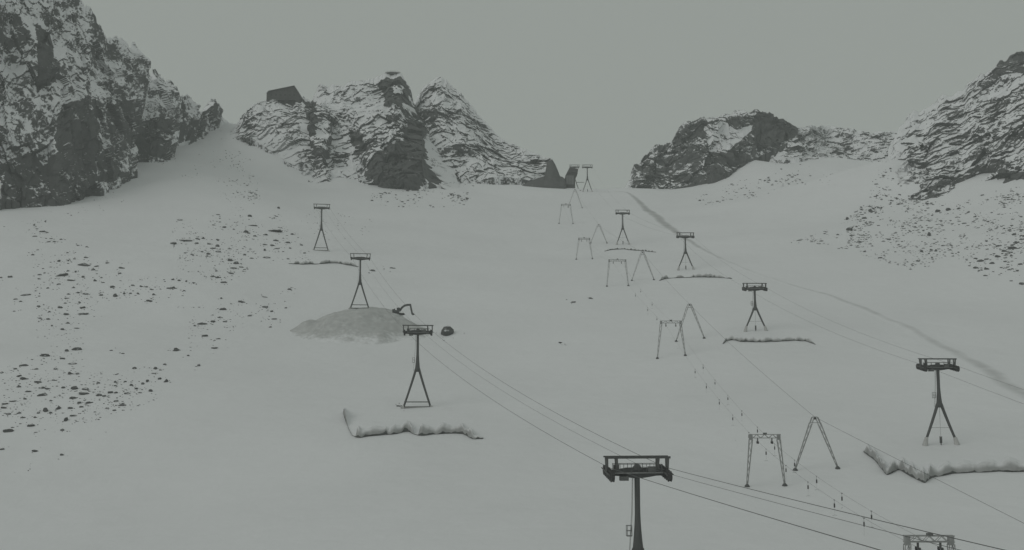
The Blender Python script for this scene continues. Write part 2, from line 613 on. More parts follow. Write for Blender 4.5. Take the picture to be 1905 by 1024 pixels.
mountain('cliff', BASE['cliff'],
         [(-160, -260, 640), (0, -160, 665), (100, -80, 680), (158, 0, 690), (180, 41, 695), (189, 61, 700), (222, 57, 720), (238, 84, 735),
          (250, 107, 750), (267, 137, 765), (283, 128, 775), (295, 148, 785), (322, 148, 805), (330, 168, 812), (342, 174, 830), (357, 195, 845),
          (366, 209, 850), (384, 189, 870), (398, 193, 885), (408, 215, 905), (425, 226, 912)],
         520, 330, disp_cliff, bias=0.50, seed=3, jag=9, lean=1.15,
         masks=[
             ([(0, 300), (60, 280), (90, 300), (160, 270), (165, 200), (190, 215), (180, 280), (165, 365), (120, 395), (0, 392)], -0.12),
             ([(118, 205), (178, 190), (170, 370), (128, 360), (112, 260)], -0.20),
             ([(60, 60), (100, 60), (105, 150), (70, 180), (70, 110)], -0.30),
             ([(250, 230), (305, 225), (310, 305), (250, 285)], -0.12),
             ([(200, 190), (245, 185), (250, 280), (215, 280)], 0.02),
             ([(205, 270), (240, 280), (240, 335), (170, 345), (180, 290)], 0.02),
             ([(300, 140), (425, 180), (425, 275), (315, 275), (310, 220)], 0.56),
             ([(180, 60), (250, 100), (262, 190), (200, 200), (186, 150)], 0.48),
             ([(28, 150), (62, 140), (66, 185), (30, 190)], 0.42),
             ([(85, 175), (118, 190), (112, 245), (90, 240)], 0.52),
             ([(98, 92), (120, 92), (122, 125), (98, 125)], 0.52),
             ([(60, 250), (98, 240), (90, 280), (62, 280)], 0.42),
             ([(186, 70), (198, 70), (198, 200), (188, 200)], 0.44),
             ([(110, 0), (150, 0), (160, 60), (110, 70)], 0.34),
             ([(268, 150), (325, 152), (330, 230), (262, 225)], 0.34),
         ])

mountain('mountain', BASE['west'],
         [(425, 247, 880), (445, 228, 885), (462, 205, 890), (480, 195, 895), (498, 187, 900), (520, 184, 900), (545, 188, 900), (565, 181, 900),
          (580, 184, 900), (586, 172, 905), (597, 160, 910), (640, 159, 915), (680, 150, 920), (700, 144, 925), (715, 138, 928), (730, 137, 930), (746, 141, 930),
          (756, 152, 928), (764, 168, 925), (770, 190, 920), (785, 214, 915), (800, 228, 912), (818, 262, 890), (842, 312, 850), (868, 370, 792)],
         560, 260, disp_ledge, bias=0.60, seed=21, jag=4, warp=10.0,
         bulges=[(755, 300, 75, 55, 10), (748, 190, 32, 38, 6), (640, 290, 34, 70, -5), (598, 260, 16, 60, 6)],
         masks=[
             ([(430, 235), (470, 205), (490, 250), (485, 262), (440, 262)], 0.40),
             ([(535, 215), (588, 205), (592, 270), (560, 275), (540, 260)], 0.45),
             ([(548, 300), (590, 270), (612, 300), (614, 348), (575, 345), (548, 325)], 0.32),
             ([(562, 184), (584, 184), (586, 205), (564, 205)], -0.50),
             ([(582, 203), (592, 203), (592, 265), (580, 265)], -0.50),
             ([(586, 165), (650, 162), (690, 152), (705, 150), (705, 178), (650, 182), (600, 182)], 0.28),
             ([(590, 186), (700, 182), (710, 215), (690, 222), (600, 212)], 0.74),
             ([(600, 214), (700, 222), (770, 225), (790, 270), (740, 300), (665, 300), (648, 245), (600, 236)], 0.46),
             ([(594, 240), (648, 248), (672, 300), (660, 330), (612, 332), (600, 290)], 0.66),
             ([(492, 262), (545, 268), (560, 300), (552, 328), (470, 272)], 0.80),
             ([(610, 275), (640, 285), (650, 300), (622, 305)], 0.30),
             ([(650, 245), (668, 250), (672, 290), (655, 285)], -0.35),
             ([(668, 275), (710, 265), (712, 285), (672, 290)], 0.0),
             ([(705, 150), (720, 143), (757, 152), (768, 195), (792, 205), (795, 240), (770, 232), (738, 218), (715, 208), (712, 180)], -0.45),
             ([(660, 152), (715, 130), (750, 134), (760, 150), (735, 150), (722, 146), (700, 156)], 0.60),
             ([(732, 172), (750, 172), (752, 188), (735, 188)], 0.70),
             ([(756, 205), (772, 205), (772, 222), (756, 222)], 0.70),
             ([(760, 235), (798, 235), (812, 285), (838, 345), (800, 345), (780, 357), (700, 356), (680, 320), (682, 308), (720, 300), (768, 292), (752, 262)], -0.60),
             ([(660, 312), (682, 310), (700, 350), (690, 352), (665, 335)], 0.22),
             ([(800, 235), (842, 310), (868, 370), (830, 355), (812, 285)], 0.28),
         ])

mountain('mountain', BASE['peak'],
         [(765, 196, 962), (785, 166, 962), (800, 150, 962), (818, 141, 962), (835, 152, 960), (860, 180, 955), (885, 205, 950), (900, 225, 945),
          (930, 255, 935), (970, 275, 920), (1008, 290, 905), (1026, 299, 895), (1040, 335, 872), (1050, 346, 860)],
         420, 230, disp_ledge, bias=0.45, seed=41, jag=3.5,
         masks=[
             ([(850, 300), (900, 285), (960, 320), (980, 345), (850, 352)], 0.60),
             ([(770, 170), (830, 145), (850, 190), (800, 230)], 0.30),
             ([(980, 290), (1030, 298), (1046, 345), (1015, 345)], 0.27),
         ])

mountain('mountain', BASE['east'],
         [(1162, 351, 856), (1167, 342, 860), (1173, 330, 866), (1180, 307, 872), (1192, 303, 877), (1203, 284, 880), (1225, 270, 883), (1250, 263, 886),
          (1262, 240, 888), (1275, 231, 890), (1300, 222, 893), (1330, 218, 896), (1360, 211, 900), (1405, 208, 905), (1420, 212, 908),
          (1445, 226, 912), (1485, 238, 920)],
         480, 190, disp_ledge, bias=0.15, seed=61, jag=3.0,
         masks=[
             ([(1165, 345), (1180, 305), (1262, 240), (1310, 225), (1318, 270), (1310, 335), (1200, 357)], 0.04),
             ([(1308, 240), (1345, 228), (1395, 240), (1390, 262), (1345, 292), (1312, 285)], 0.77),
             ([(1350, 210), (1392, 212), (1398, 238), (1370, 245), (1350, 228)], -0.01),
             ([(1405, 205), (1490, 232), (1490, 245), (1440, 278), (1410, 275), (1398, 250)], -0.75),
             ([(1395, 245), (1412, 268), (1395, 305), (1330, 335), (1300, 338), (1310, 300), (1345, 295)], -0.1),
             ([(1310, 215), (1352, 212), (1350, 225), (1312, 235)], 0.52),
         ])

mountain('mountain', BASE['ridge'],
         [(1425, 262, 912), (1450, 252, 918), (1480, 239, 925), (1510, 235, 950), (1545, 236, 1010), (1580, 243, 1010), (1620, 249, 1010), (1655, 247, 1010), (1690, 243, 1010)],
         300, 110, disp_strata, bias=0.56, seed=81, jag=2.2,
         masks=[
             ([(1450, 300), (1475, 262), (1505, 245), (1500, 275), (1475, 300)], 0.20),
             ([(1482, 280), (1500, 258), (1515, 262), (1505, 285)], 0.20),
             ([(1540, 280), (1570, 258), (1585, 270), (1565, 290)], 0.25),
             ([(1555, 290), (1630, 285), (1630, 310), (1560, 310)], 0.32),
             ([(1600, 250), (1690, 248), (1690, 280), (1620, 275)], 0.40),
         ])

mountain('mountain', BASE['spur'],
         [(1652, 282, 752), (1662, 258, 770), (1690, 213, 785), (1720, 203, 788), (1750, 183, 785), (1790, 172, 785), (1800, 160, 785),
          (1835, 140, 780), (1860, 120, 775), (1905, 95, 770), (2080, 5, 755)],
         460, 290, disp_strata, bias=0.36, seed=101, jag=3.0, lean=1.1,
         masks=[
             ([(1652, 250), (1720, 200), (1780, 178), (1790, 200), (1740, 250), (1690, 310), (1655, 310)], 0.60),
             ([(1690, 300), (1760, 225), (1840, 190), (1960, 170), (1960, 350), (1860, 352), (1790, 350), (1700, 382)], 0.21),
             ([(1855, 115), (1905, 95), (1905, 140), (1860, 150)], -0.35),
             ([(1850, 330), (1910, 318), (1960, 345), (1860, 356)], -0.35),
             ([(1780, 185), (1905, 140), (1910, 165), (1830, 195)], 0.53),
             ([(1700, 250), (1745, 215), (1735, 260), (1700, 300)], 0.48),
         ])

# dark rock tooth beside the pass, with its low foot
mountain('rock_outcrop', [(970, 347, 832), (985, 347, 831), (1010, 347, 830), (1030, 347, 830), (1050, 346, 832), (1054, 345, 836)],
         [(970, 345, 838), (985, 338, 840), (1000, 332, 843), (1013, 328, 845), (1018, 303, 848), (1027, 296, 849), (1033, 306, 848), (1042, 328, 846),
          (1048, 330, 846), (1054, 341, 845)],
         120, 70, lambda p, s: (fbm(p / 14, 3, s) * 1.2, fbm(p / 3, 2, s) * 0.3), bias=-0.7, seed=131, jag=0.6)

# ------------------------------------------------------------------ gravelly mound under the second tower of the western line
MC = on_ground(688, 612)
MT = unproj(669, 574, 419)


def mound_z(x, y):
    half = 15 + 22 * sstep(0, 1, (MT[1] + 2 - y) / 26)
    r = np.sqrt(((x - MC[0] + 1) / half) ** 2 + ((y - (MC[1] + 8)) / 38) ** 2)
    p = np.stack([np.ravel(x), np.ravel(y), np.zeros(np.size(x))], -1)
    tail = np.sqrt(((x - MC[0] + 22) / 15) ** 2 + ((y - (MC[1] - 8)) / 6) ** 2) + 0.35
    r = np.minimum(r, tail)
    r = r + fbm(p / 14, 3, 77).reshape(np.shape(x)) * 0.14
    w = 1 - sstep(0.38, 0.98, r)
    g = ground(x, y)
    zt = np.maximum(MT[2] + 0.12 * (y - MT[1]) - 0.010 * np.abs(x - MT[0] - 3) ** 2, g + 0.3)
    rough = (fbm(p / 5, 3, 78) * 0.8 + fbm(p / 1.6, 2, 79) * 0.3).reshape(np.shape(x)) * sstep(0.25, 0.5, r)
    return (g - 0.6) * (1 - w) + (zt + rough) * w, r


mx, my = np.meshgrid(np.arange(MC[0] - 46, MC[0] + 46, 0.7), np.arange(MC[1] - 44, MC[1] + 50, 0.7))
mz, mr = mound_z(mx, my)
tag(link_mesh('gravel_mound', np.stack([mx, my, mz], -1).reshape(-1, 3), grid_faces(*mx.shape), 'dirt', smooth=True,
              attr=(0.02 + 1.1 * sstep(0.68, 0.98, mr) + 0.9 * (1 - sstep(-12, 6, MT[1] + 12 - my))).ravel()), kind='structure')


# ------------------------------------------------------------------ icy tracks on the snow
def resample(P, step):
    P = np.array(P, float)
    s = np.concatenate([[0], np.cumsum(np.linalg.norm(np.diff(P[:, :2], axis=0), axis=1))])
    q = np.arange(0, s[-1], step)
    return np.stack([np.interp(q, s, P[:, k]) for k in range(P.shape[1])], -1), q


def track(name, pix, fade, seed):
    P = []
    for px, py, w in pix:
        g = on_ground(px, py)
        P.append((g[0], g[1], w * np.hypot(g[0], g[1]) / FPX))
    R, s = resample(P, 1.6)
    k = 9
    for c in range(3):
        R[:, c] = np.convolve(np.pad(R[:, c], (k // 2, k // 2), 'edge'), np.ones(k) / k, 'valid')
    tan = np.gradient(R[:, :2], axis=0)
    tan /= np.linalg.norm(tan, axis=1)[:, None]
    nrm = np.stack([-tan[:, 1], tan[:, 0]], -1)
    m = 15
    q = np.linspace(-1, 1, m)
    wob = fbm(np.stack([s / 18, s * 0, s * 0], -1), 3, seed) * 0.35
    XY = R[:, None, :2] + nrm[:, None] * ((q[None] + wob[:, None]) * R[:, 2:3])[..., None]
    Z = ground(XY[..., 0], XY[..., 1]) + 0.16 - 0.14 * np.abs(q[None]) ** 2
    f = np.interp(s, np.linspace(0, s[-1], len(fade)), fade)[:, None]
    att = (1 - f) * 1.0 + 1.15 * np.abs(q[None]) ** 1.6
    V = np.concatenate([XY, Z[..., None]], -1).reshape(-1, 3)
    tag(link_mesh(name, V, grid_faces(len(R), m), 'icy', smooth=True, attr=att.ravel()), kind='structure')


track('path', [(1120, 358, 5), (1165, 357, 6), (1188, 374, 9), (1206, 391, 12), (1226, 409, 13), (1250, 427, 12), (1275, 445, 9), (1310, 465, 9), (1345, 483, 9),
               (1385, 502, 8), (1450, 524, 9), (1530, 546, 11), (1600, 572, 16), (1680, 606, 20), (1760, 648, 26), (1830, 686, 31), (1905, 731, 38), (1980, 780, 44)],
      [0.3, 0.8, 1.0, 1.0, 0.9, 0.75, 0.45, 0.38, 0.45, 0.5, 0.5, 0.55, 0.65], 5)


# ------------------------------------------------------------------ cable-lift towers
def tower(base, top_py, rz, label, group, footing, tilt=0.0, arm=8.0, detail=True, spread=3.45, split=0.43, name='lift_tower'):
    base = np.asarray(base, float)
    H = float(height_to(base, top_py))
    t = tag(empty(name, tuple(base), rz), label, 'lift tower', group)
    za = H - 1.95                                     # axis of the cross-arm
    zj = H * split
    # pole: slender on top, flaring into the fork
    secs = []
    for k in range(13):
        q = k / 12
        z = zj + (za + 0.1 - zj) * q
        rx = 0.33 + 0.42 * max(0, 1 - q / 0.55) ** 1.7
        ry = 0.33 + 0.16 * max(0, 1 - q / 0.6) ** 1.5
        secs.append(((0, 0, z), rx, ry))
    MB().loft(secs, 12).build('pole', 'steel', t, True)
    foot_z = 0.25 if footing == 'frame' else 1.6
    for sx in (-1, 1):
        secs = []
        for k in range(9):
            q = k / 8
            z = zj + 0.9 - (zj + 0.9 - foot_z + 0.1) * q
            top_x = 0.36
            x = top_x + (spread * (1 if footing == 'frame' else 0.88) - top_x) * (q ** 1.08)
            secs.append(((sx * x, 0, z), 0.34 - 0.07 * q, 0.36 - 0.06 * q))
        MB().loft(secs[::-1], 10).build('leg', 'steel', t, True)
        if footing == 'concrete':
            MB().loft([((sx * spread * 1.03, 0, -1.0), 0.75, 0.75), ((sx * spread * 1.0, 0, 0.1), 0.6, 0.6), ((sx * spread * 0.89, 0, 1.7), 0.36, 0.36)], 8).build('footing', 'concrete', t)
    if footing == 'frame':
        MB().box((0, 0, 0.12), (spread * 2 + 0.9, 0.5, 0.34)).build('base_beam', 'steel2', t)
        MB().box((0, 0, 1.42), (spread * 2 - 0.25, 0.3, 0.26)).build('base_beam', 'steel2', t)
        for sx in (-1, 1):
            MB().box((sx * (spread + 0.18), 0, 0.1), (0.5, 0.9, 0.9)).build('footing', 'concrete', t)
        MB().box((0, 0.9, 0.0), (spread * 2 + 1.6, 2.6, 0.12)).build('foundation_slab', 'concrete', t)
    else:
        MB().box((0, 0, H * 0.2), (spread * 1.15, 0.08, 0.08)).build('tie_rod', 'galv', t)
        c = MB().box((0, 0, 1.05), (0.42, 0.35, 1.3)).build('control_cabinet', 'steel', t)
        MB().box((0, 0, 1.78), (0.55, 0.45, 0.08)).build('lid', 'steel2', c)
        MB().box((0, 0, 0.1), (0.16, 0.16, 0.7)).build('post', 'steel2', c)
        MB().tube([(0, 0, 1.8), (0, 0, zj)], 0.035, 5).build('conduit', 'galv', t)
    # cross-arm, deep in the middle
    L = arm / 2 - 0.35
    prof = [(-L, 0.36), (-L * 0.62, 0.42), (-1.35, 0.6), (-0.5, 0.74), (0.5, 0.74), (1.35, 0.6), (L * 0.62, 0.42), (L, 0.36)]
    vs_, fs_ = [], []
    for x, h in prof:
        for sy, sz in ((-1, -1), (1, -1), (1, 1), (-1, 1)):
            vs_.append((x, sy * 0.34, za + (h * 0.85 * sz if sz < 0 else min(h, 0.62))))
    for i in range(len(prof) - 1):
        for k in range(4):
            fs_.append((i * 4 + k, i * 4 + (k + 1) % 4, (i + 1) * 4 + (k + 1) % 4, (i + 1) * 4 + k))
    fs_ += [(3, 2, 1, 0), tuple(len(prof) * 4 - 4 + k for k in range(4))]
    MB().add(vs_, fs_).build('cross_arm', 'steel', t)
    # maintenance frame on top
    MB().box((0, -0.45, H - 0.14), (arm, 0.2, 0.26)).build('maintenance_beam', 'steel', t)
    MB().box((0, 0.55, H - 0.05), (arm - 0.1, 0.16, 0.18)).build('maintenance_beam', 'steel', t)
    for sx in (-1, 1):
        for xo, lean in ((0.28, 0.05), (1.45, 0.12)):
            x = sx * (arm / 2 - xo)
            MB().bar((x, -0.40, H - 0.28), (x - sx * lean, -0.2, za + 0.2), 0.26, 0.22).build('post', 'steel2', t)
            MB().bar((x - sx * 0.02, 0.5, H - 0.15), (x - sx * lean, 0.25, za + 0.2), 0.2, 0.18).build('post', 'steel2', t)
    # walkway with railing along the arm
    wk = MB()
    wk.box((0, -0.75, za + 0.02), (arm - 2.2, 0.5, 0.08))
    wk.box((0, 0.75, za + 0.02), (arm - 2.2, 0.5, 0.08))
    w_ = wk.build('walkway', 'galv', t)
    if detail:
        rl = MB()
        for y in (-0.98, 0.98):
            rl.tube([(-arm / 2 + 1.2, y, za + 1.05), (arm / 2 - 1.2, y, za + 1.05)], 0.035, 5)
            for k in range(7):
                x = -arm / 2 + 1.25 + k * (arm - 2.5) / 6
                rl.tube([(x, y, za), (x, y, za + 1.05)], 0.035, 5)
        rl.build('railing', 'steel2', w_)
        MB().box((-arm * 0.22, -0.7, za - 0.62), (1.0, 0.7, 0.5)).build('junction_box', 'steel2', t)
        MB().box((arm * 0.2, -0.72, za + 0.42), (0.9, 0.5, 0.7)).build('junction_box', 'steel2', t)
        MB().box((-arm * 0.3, 0.6, za + 0.55), (0.6, 0.6, 0.8)).build('junction_box', 'steel2', t)
        MB().loft([((0, 0, za + 0.3), 0.75, 0.5), ((0, 0, za + 0.7), 0.5, 0.4), ((0, 0, za + 1.05), 0.2, 0.2)], 10).build('mast_head', 'steel', t)
    # sheave trains
    for sx in (-1, 1):
        x = sx * (arm / 2 - 0.55)
        f = MB()
        f.box((x - 0.24, 0, za + 0.06), (0.07, 4.0, 0.2))
        f.box((x + 0.24, 0, za + 0.06), (0.07, 4.0, 0.2))
        f.box((x, 0, za + 0.2), (0.7, 0.55, 0.42))
        f.v = [(a, b * math.cos(tilt), c_ + b * math.sin(tilt)) for a, b, c_ in f.v]
        fr = f.build('sheave_train', 'steel2', t)
        n = 6 if detail else 4
        for k in range(n):
            y = -2.0 + 4.0 * k / (n - 1)
            MB().wheel((x, y * math.cos(tilt), za - 0.04 + y * math.sin(tilt)), 0.64, 0.36, 'x', 14 if detail else 10).build('sheave', 'rubber', fr, True)
        MB().tube([(x + sx * 0.42, -2.1, za + 0.2 - 2.1 * math.sin(tilt)), (x + sx * 0.42, 2.1, za + 0.2 + 2.1 * math.sin(tilt))], 0.06, 5).build('rope_catcher', 'steel2', fr)
    # ladder on the pole
    ld = MB()
    x0, zt = -0.62, za - 0.4
    for y in (-0.2, 0.2):
        ld.tube([(x0 - 0.42, y, zj * 1.02), (x0 - 0.05, y, zj + (zt - zj) * 0.55), (x0 + 0.08, y, zt)], 0.03, 5)
    for k in range(22):
        q = k / 21
        z = zj * 1.02 + (zt - zj * 1.02) * q
        x = np.interp(z, [zj * 1.02, zj + (zt - zj) * 0.55, zt], [x0 - 0.42, x0 - 0.05, x0 + 0.08])
        ld.tube([(x, -0.2, z), (x, 0.2, z)], 0.02, 4)
    ld.build('ladder', 'galv', t)
    if detail:
        pf = MB()
        zb = zj + (za - zj) * 0.24
        pf.box((-1.05, 0, zb), (0.6, 0.6, 0.08))
        for dx in (-0.28, 0.28):
            for dy in (-0.28, 0.28):
                pf.box((-1.05 + dx, dy, zb + 0.6), (0.06, 0.06, 1.2))
        for z in (zb + 0.6, zb + 1.2):
            for dy in (-0.28, 0.28):
                pf.box((-1.05, dy, z), (0.6, 0.05, 0.05))
            for dx in (-0.28, 0.28):
                pf.box((-1.05 + dx, 0, z), (0.05, 0.6, 0.05))
        pf.build('rest_platform', 'steel2', t)
    c, s = math.cos(rz), math.sin(rz)
    lane = []
    for sx in (-1, 1):
        lx = sx * (arm / 2 - 0.55)
        lane.append(base + np.array([lx * c, lx * s, za + 0.63]))
    top = base + np.array([0.5 * c, 0.5 * s, H - 1.15])
    return lane, top


def heading(a, b):
    d = np.asarray(b)[:2] - np.asarray(a)[:2]
    return math.atan2(d[1], d[0]) - math.pi / 2


def spot(px, py, d):
    p = unproj(px, py, d)
    return p


GW = 'towers of the cable lift line over the gravel mound'
GE = 'towers of the cable lift line leading to the pass'
WB = [spot(597, 468, 527), np.array([MT[0], MT[1], 0]), spot(776, 757, 282), spot(1189, 1180, 129)]
for w in WB:
    w[2] = ground(w[0], w[1])
WB[1][2] = float(mound_z(np.array([MT[0]]), np.array([MT[1]]))[0][0]) - 0.1
WT = [380, 472, 605, 849]
WL = ['dark steel lift tower standing on a snow terrace among rocks below the cliff',
      'dark steel lift tower standing on top of the grey gravel mound',
      'dark steel lift tower with double base beams above a scalloped grey ledge',
      'largest lift tower, its dark head between long cable spans, ladder cage on its pole']
west = []
for i in range(4):
    a, b = WB[max(i - 1, 0)], WB[min(i + 1, 3)]
    west.append(tower(WB[i], WT[i], heading(b, a) * 0.5, WL[i], GW, 'frame', 0.15, detail=i >= 2))
EB = [spot(1093, 357, 817), spot(1159, 455, 605), spot(1276, 503, 495), spot(1406, 617, 363), spot(1751, 832, 233)]
for e in EB:
    e[2] = ground(e[0], e[1])
ET = [307, 391, 433, 527, 667]
EL = ['small dark lift tower standing on the pass next to the station',
      'dark lift tower above the thin ledge line and the lattice pylons',
      'dark lift tower standing in front of the icy track',
      'dark lift tower with pale concrete feet above a low scalloped ledge',
      'tall dark lift tower with pale feet above the big zigzag snow ledge']
east = []
for i in range(5):
    a, b = EB[max(i - 1, 0)], EB[min(i + 1, 4)]
    east.append(tower(EB[i], ET[i], heading(b, a) * 0.5, EL[i], GE, 'concrete', 0.16, detail=i >= 3))
b0 = unproj(1069, 360, 872)
b0[2] = ground(b0[0], b0[1])
far0 = tower(b0, 307, 0, 'lift tower head showing just above the station roof', GE, 'concrete', detail=False)


# ------------------------------------------------------------------ ropes
def span(a, b, sag, n=16):
    a, b = np.asarray(a, float), np.asarray(b, float)
    t = np.linspace(0, 1, n)[:, None]
    p = a * (1 - t) + b * t
    p[:, 2] -= (4 * sag * t * (1 - t))[:, 0]
    return p


def rope(name, nodes, sag, r, label, group, cat='cable'):
    P = []
    for a, b in zip(nodes[:-1], nodes[1:]):
        L = np.linalg.norm(np.asarray(b) - np.asarray(a))
        q = span(a, b, sag * L * (0.15 if b is nodes[-1] else 1.0))
        P.append(q if not P else q[1:])
    P = np.concatenate(P)
    return tag(MB().tube([tuple(p) for p in P], r, 6).build(name, 'cable', None, True), label, cat, group), P


def lanes_at(c, half, rz):
    c = np.asarray(c)
    return [c + np.array([-half * math.cos(rz), -half * math.sin(rz), 0]), c + np.array([half * math.cos(rz), half * math.sin(rz), 0])]


endw = lanes_at(unproj(2120, 1118, 45), 3.4, 0.12)
for s, nm in ((0, 'cliff side'), (1, 'pylon side')):
    rope('lift_cable', [w[0][s] for w in west] + [endw[s]], 0.012, 0.027,
         'haulage rope of the western lift line, the strand on its ' + nm, 'ropes of the western cable lift line')
rope('signal_cable', [w[1] for w in west] + [0.45 * endw[0] + 0.55 * endw[1] + np.array([0, 0, 0.15])], 0.012, 0.018,
     'thin signal cable strung along the tops of the western lift towers', None)
ende = lanes_at(unproj(2115, 812, 150), 3.4, 0.0)
for s, nm in ((0, 'pylon side'), (1, 'track side')):
    rope('lift_cable', [far0[0][s]] + [e[0][s] for e in east] + [ende[s]], 0.014, 0.022,
         'haulage rope of the lift line to the pass, the strand on its ' + nm, 'ropes of the eastern cable lift line')


# ------------------------------------------------------------------ drag-lift pylons of lattice steel
def lattice(mb, p0, p1, w0, w1, r=0.055, n=7, flat=True):
    p0, p1 = Vector(p0), Vector(p1)
    a = (p1 - p0).normalized()
    x = Vector((0, 1, 0)).cross(a).normalized()
    y = Vector((0, 1, 0))
    cs = []
    for sx in (-1, 1):
        for sy in (-1, 1):
            c0 = p0 + x * (sx * w0 / 2) + y * (sy * w0 / 2)
            c1 = p1 + x * (sx * w1 / 2) + y * (sy * w1 / 2)
            mb.tube([c0, c1], r, 5)
            cs.append((c0, c1))
    for i, j in ((0, 2), (1, 3), (0, 1), (2, 3)):
        for k in range(n):
            q0, q1 = k / n, (k + 1) / n
            A = cs[i] if k % 2 == 0 else cs[j]
            B = cs[j] if k % 2 == 0 else cs[i]
            mb.tube([A[0].lerp(A[1], q0), B[0].lerp(B[1], q1)], r * 0.55, 4)
    return mb


def portal(pb, top_py, half_top, half_base, label, name='drag_lift_pylon'):
    pb = np.array(pb, float)
    H = float(height_to(pb, top_py))
    t = tag(empty(name, tuple(pb)), label, 'lift pylon', 'gate-shaped pylons of the drag lift')
    for s in (-1, 1):
        gz = float(ground(pb[0] + s * half_base, pb[1]) - pb[2])
        lattice(MB(), (s * half_base, 0, gz + 0.3), (s * (half_top - 0.3), 0, H - 1.0), 0.22, 0.62).build('leg', 'galv', t)
        MB().loft([((s * half_base, 0, gz - 0.7), 0.6, 0.6), ((s * half_base, 0, gz + 0.2), 0.48, 0.48), ((s * half_base, 0, gz + 0.5), 0.22, 0.22)], 8).build('footing', 'steel', t)
        g = MB()
        g.bar((s * (half_top - 0.32), 0, H - 1.1), (s * (half_top - 0.28), 0, H), 0.6, 0.55)
        g.build('corner_plate', 'galv', t)
    b = MB()
    L = half_top + 0.05
    for z in (H - 0.06, H - 0.72):
        for y in (-0.28, 0.28):
            b.box((0, y, z), (2 * L, 0.1, 0.12))
    for k in range(8):
        x0, x1 = -L + 2 * L * k / 8, -L + 2 * L * (k + 1) / 8
        for y in (-0.28, 0.28):
            b.tube([(x0, y, H - (0.72 if k % 2 else 0.06)), (x1, y, H - (0.06 if k % 2 else 0.72))], 0.035, 4)
    b.build('cross_beam', 'galv', t)
    tr = []
    for s in (-1, 1):
        x = s * half_top * 0.46
        h = MB()
        h.box((x, 0, H - 1.0), (0.16, 0.3, 0.6))
        h.box((x, 0, H - 1.42), (0.14, 1.5, 0.2))
        hg = h.build('sheave_hanger', 'steel', t)
        for y in (-0.5, 0.5):
            MB().wheel((x, y, H - 1.55), 0.27, 0.16, 'x', 10).build('sheave', 'rubber', hg)
        tr.append(pb + np.array([x, 0, H - 1.36]))
    MB().box((0, -0.3, H + 0.14), (0.7, 0.3, 0.28)).build('junction_box', 'steel2', t)
    return tr


def aframe(pb, top_py, half_base, label, name='drag_lift_pylon'):
    pb = np.array(pb, float)
    H = float(height_to(pb, top_py))
    t = tag(empty(name, tuple(pb)), label, 'lift pylon', 'A-shaped pylons of the drag lift')
    for s in (-1, 1):
        gz = float(ground(pb[0] + s * half_base, pb[1]) - pb[2])
        lattice(MB(), (s * half_base, 0, gz + 0.3), (s * 0.85, 0, H - 1.25), 0.22, 0.55).build('leg', 'galv', t)
        MB().loft([((s * half_base, 0, gz - 0.7), 0.6, 0.6), ((s * half_base, 0, gz + 0.2), 0.48, 0.48), ((s * half_base, 0, gz + 0.5), 0.22, 0.22)], 8).build('footing', 'steel', t)
    c = MB()
    for y in (-0.25, 0.25):
        c.tube([(-1.05, y, H - 1.3), (-0.6, y, H - 0.1), (-0.4, y, H), (0.4, y, H), (0.6, y, H - 0.1), (1.05, y, H - 1.3)], 0.075, 6)
        c.tube([(-0.8, y, H - 1.15), (0.8, y, H - 1.15)], 0.06, 6)
        c.tube([(-0.62, y, H - 1.3), (-0.15, y, H - 0.15)], 0.05, 5)
        c.tube([(0.62, y, H - 1.3), (0.15, y, H - 0.15)], 0.05, 5)
    for x in (-0.4, 0.4):
        c.tube([(x, -0.25, H), (x, 0.25, H)], 0.05, 5)
    c.build('crown', 'galv', t)
    h = MB().box((0, 0, H - 0.45), (0.12, 1.2, 0.16)).build('sheave_hanger', 'steel', t)
    for y in (-0.4, 0.4):
        MB().wheel((0, y, H - 0.3), 0.24, 0.14, 'x', 10).build('sheave', 'rubber', h)
    return pb + np.array([0, 0, H - 0.02])


PORT = [(1053, 417, 380, 18, 26), (1087, 483, 443, 22, 30), (1149, 533, 483, 33, 40), (1249, 666, 597, 40, 52), (1425, 906, 808, 58, 70)]
PL = ['gate-shaped lattice pylon high on the slope, nearest to the pass', 'gate-shaped lattice pylon, second below the pass',
      'gate-shaped lattice pylon under the thin ledge line', 'gate-shaped lattice pylon overlapping the A-shaped pylon behind it',
      'gate-shaped lattice pylon with the row of bar hangers running through it']
pr = []
for (cx, by, ty, tw, bw), lb in zip(PORT, PL):
    g = on_ground(cx, by)
    d = float(g @ CF)
    pr.append(portal(g, ty, tw / 2 * d / FPX, bw / 2 * d / FPX, lb))
g = unproj(1736, 1190, 122)
g[2] = ground(g[0], g[1])
pr.append(portal(g, 996, 46 * 122 / FPX, 54 * 122 / FPX, 'top of a lattice gate pylon, the lowest of its line, cut off at its legs'))
AF = [(1070, 387, 353, 26), (1114, 453, 418, 30), (1196, 522, 469, 41), (1284, 634, 566, 52), (1519, 876, 776, 79)]
AL = ['A-shaped lattice pylon high on the slope, nearest to the pass', 'A-shaped lattice pylon, second below the pass',
      'A-shaped lattice pylon reaching up to the thin ledge line', 'A-shaped lattice pylon standing behind the fourth gate pylon',
      'A-shaped lattice pylon, the largest, beside the row of bar hangers']
ar = []
for (cx, by, ty, bw), lb in zip(AF, AL):
    g = on_ground(cx, by)
    d = float(g @ CF)
    ar.append(aframe(g, ty, bw / 2 * d / FPX, lb))
rope('drag_cable', ar + [unproj(2300, 1172, 100)], 0.006, 0.026, 'steel rope running over the A-shaped pylons down the slope', None)
endp = [unproj(2150, 1245, 78) + np.array([-1.3, 0, 0]), unproj(2150, 1245, 78) + np.array([1.3, 0, 0])]
lanes = []
for s, nm in ((0, 'open slope side'), (1, 'side of the A-shaped pylons')):
    nodes = [p[s] for p in pr] + [endp[s]]
    o, P = rope('drag_cable', nodes, 0.014, 0.013, 'thin drag rope through the gate pylons, strand on the ' + nm, 'drag ropes through the gate pylons')
    lanes.append(P)


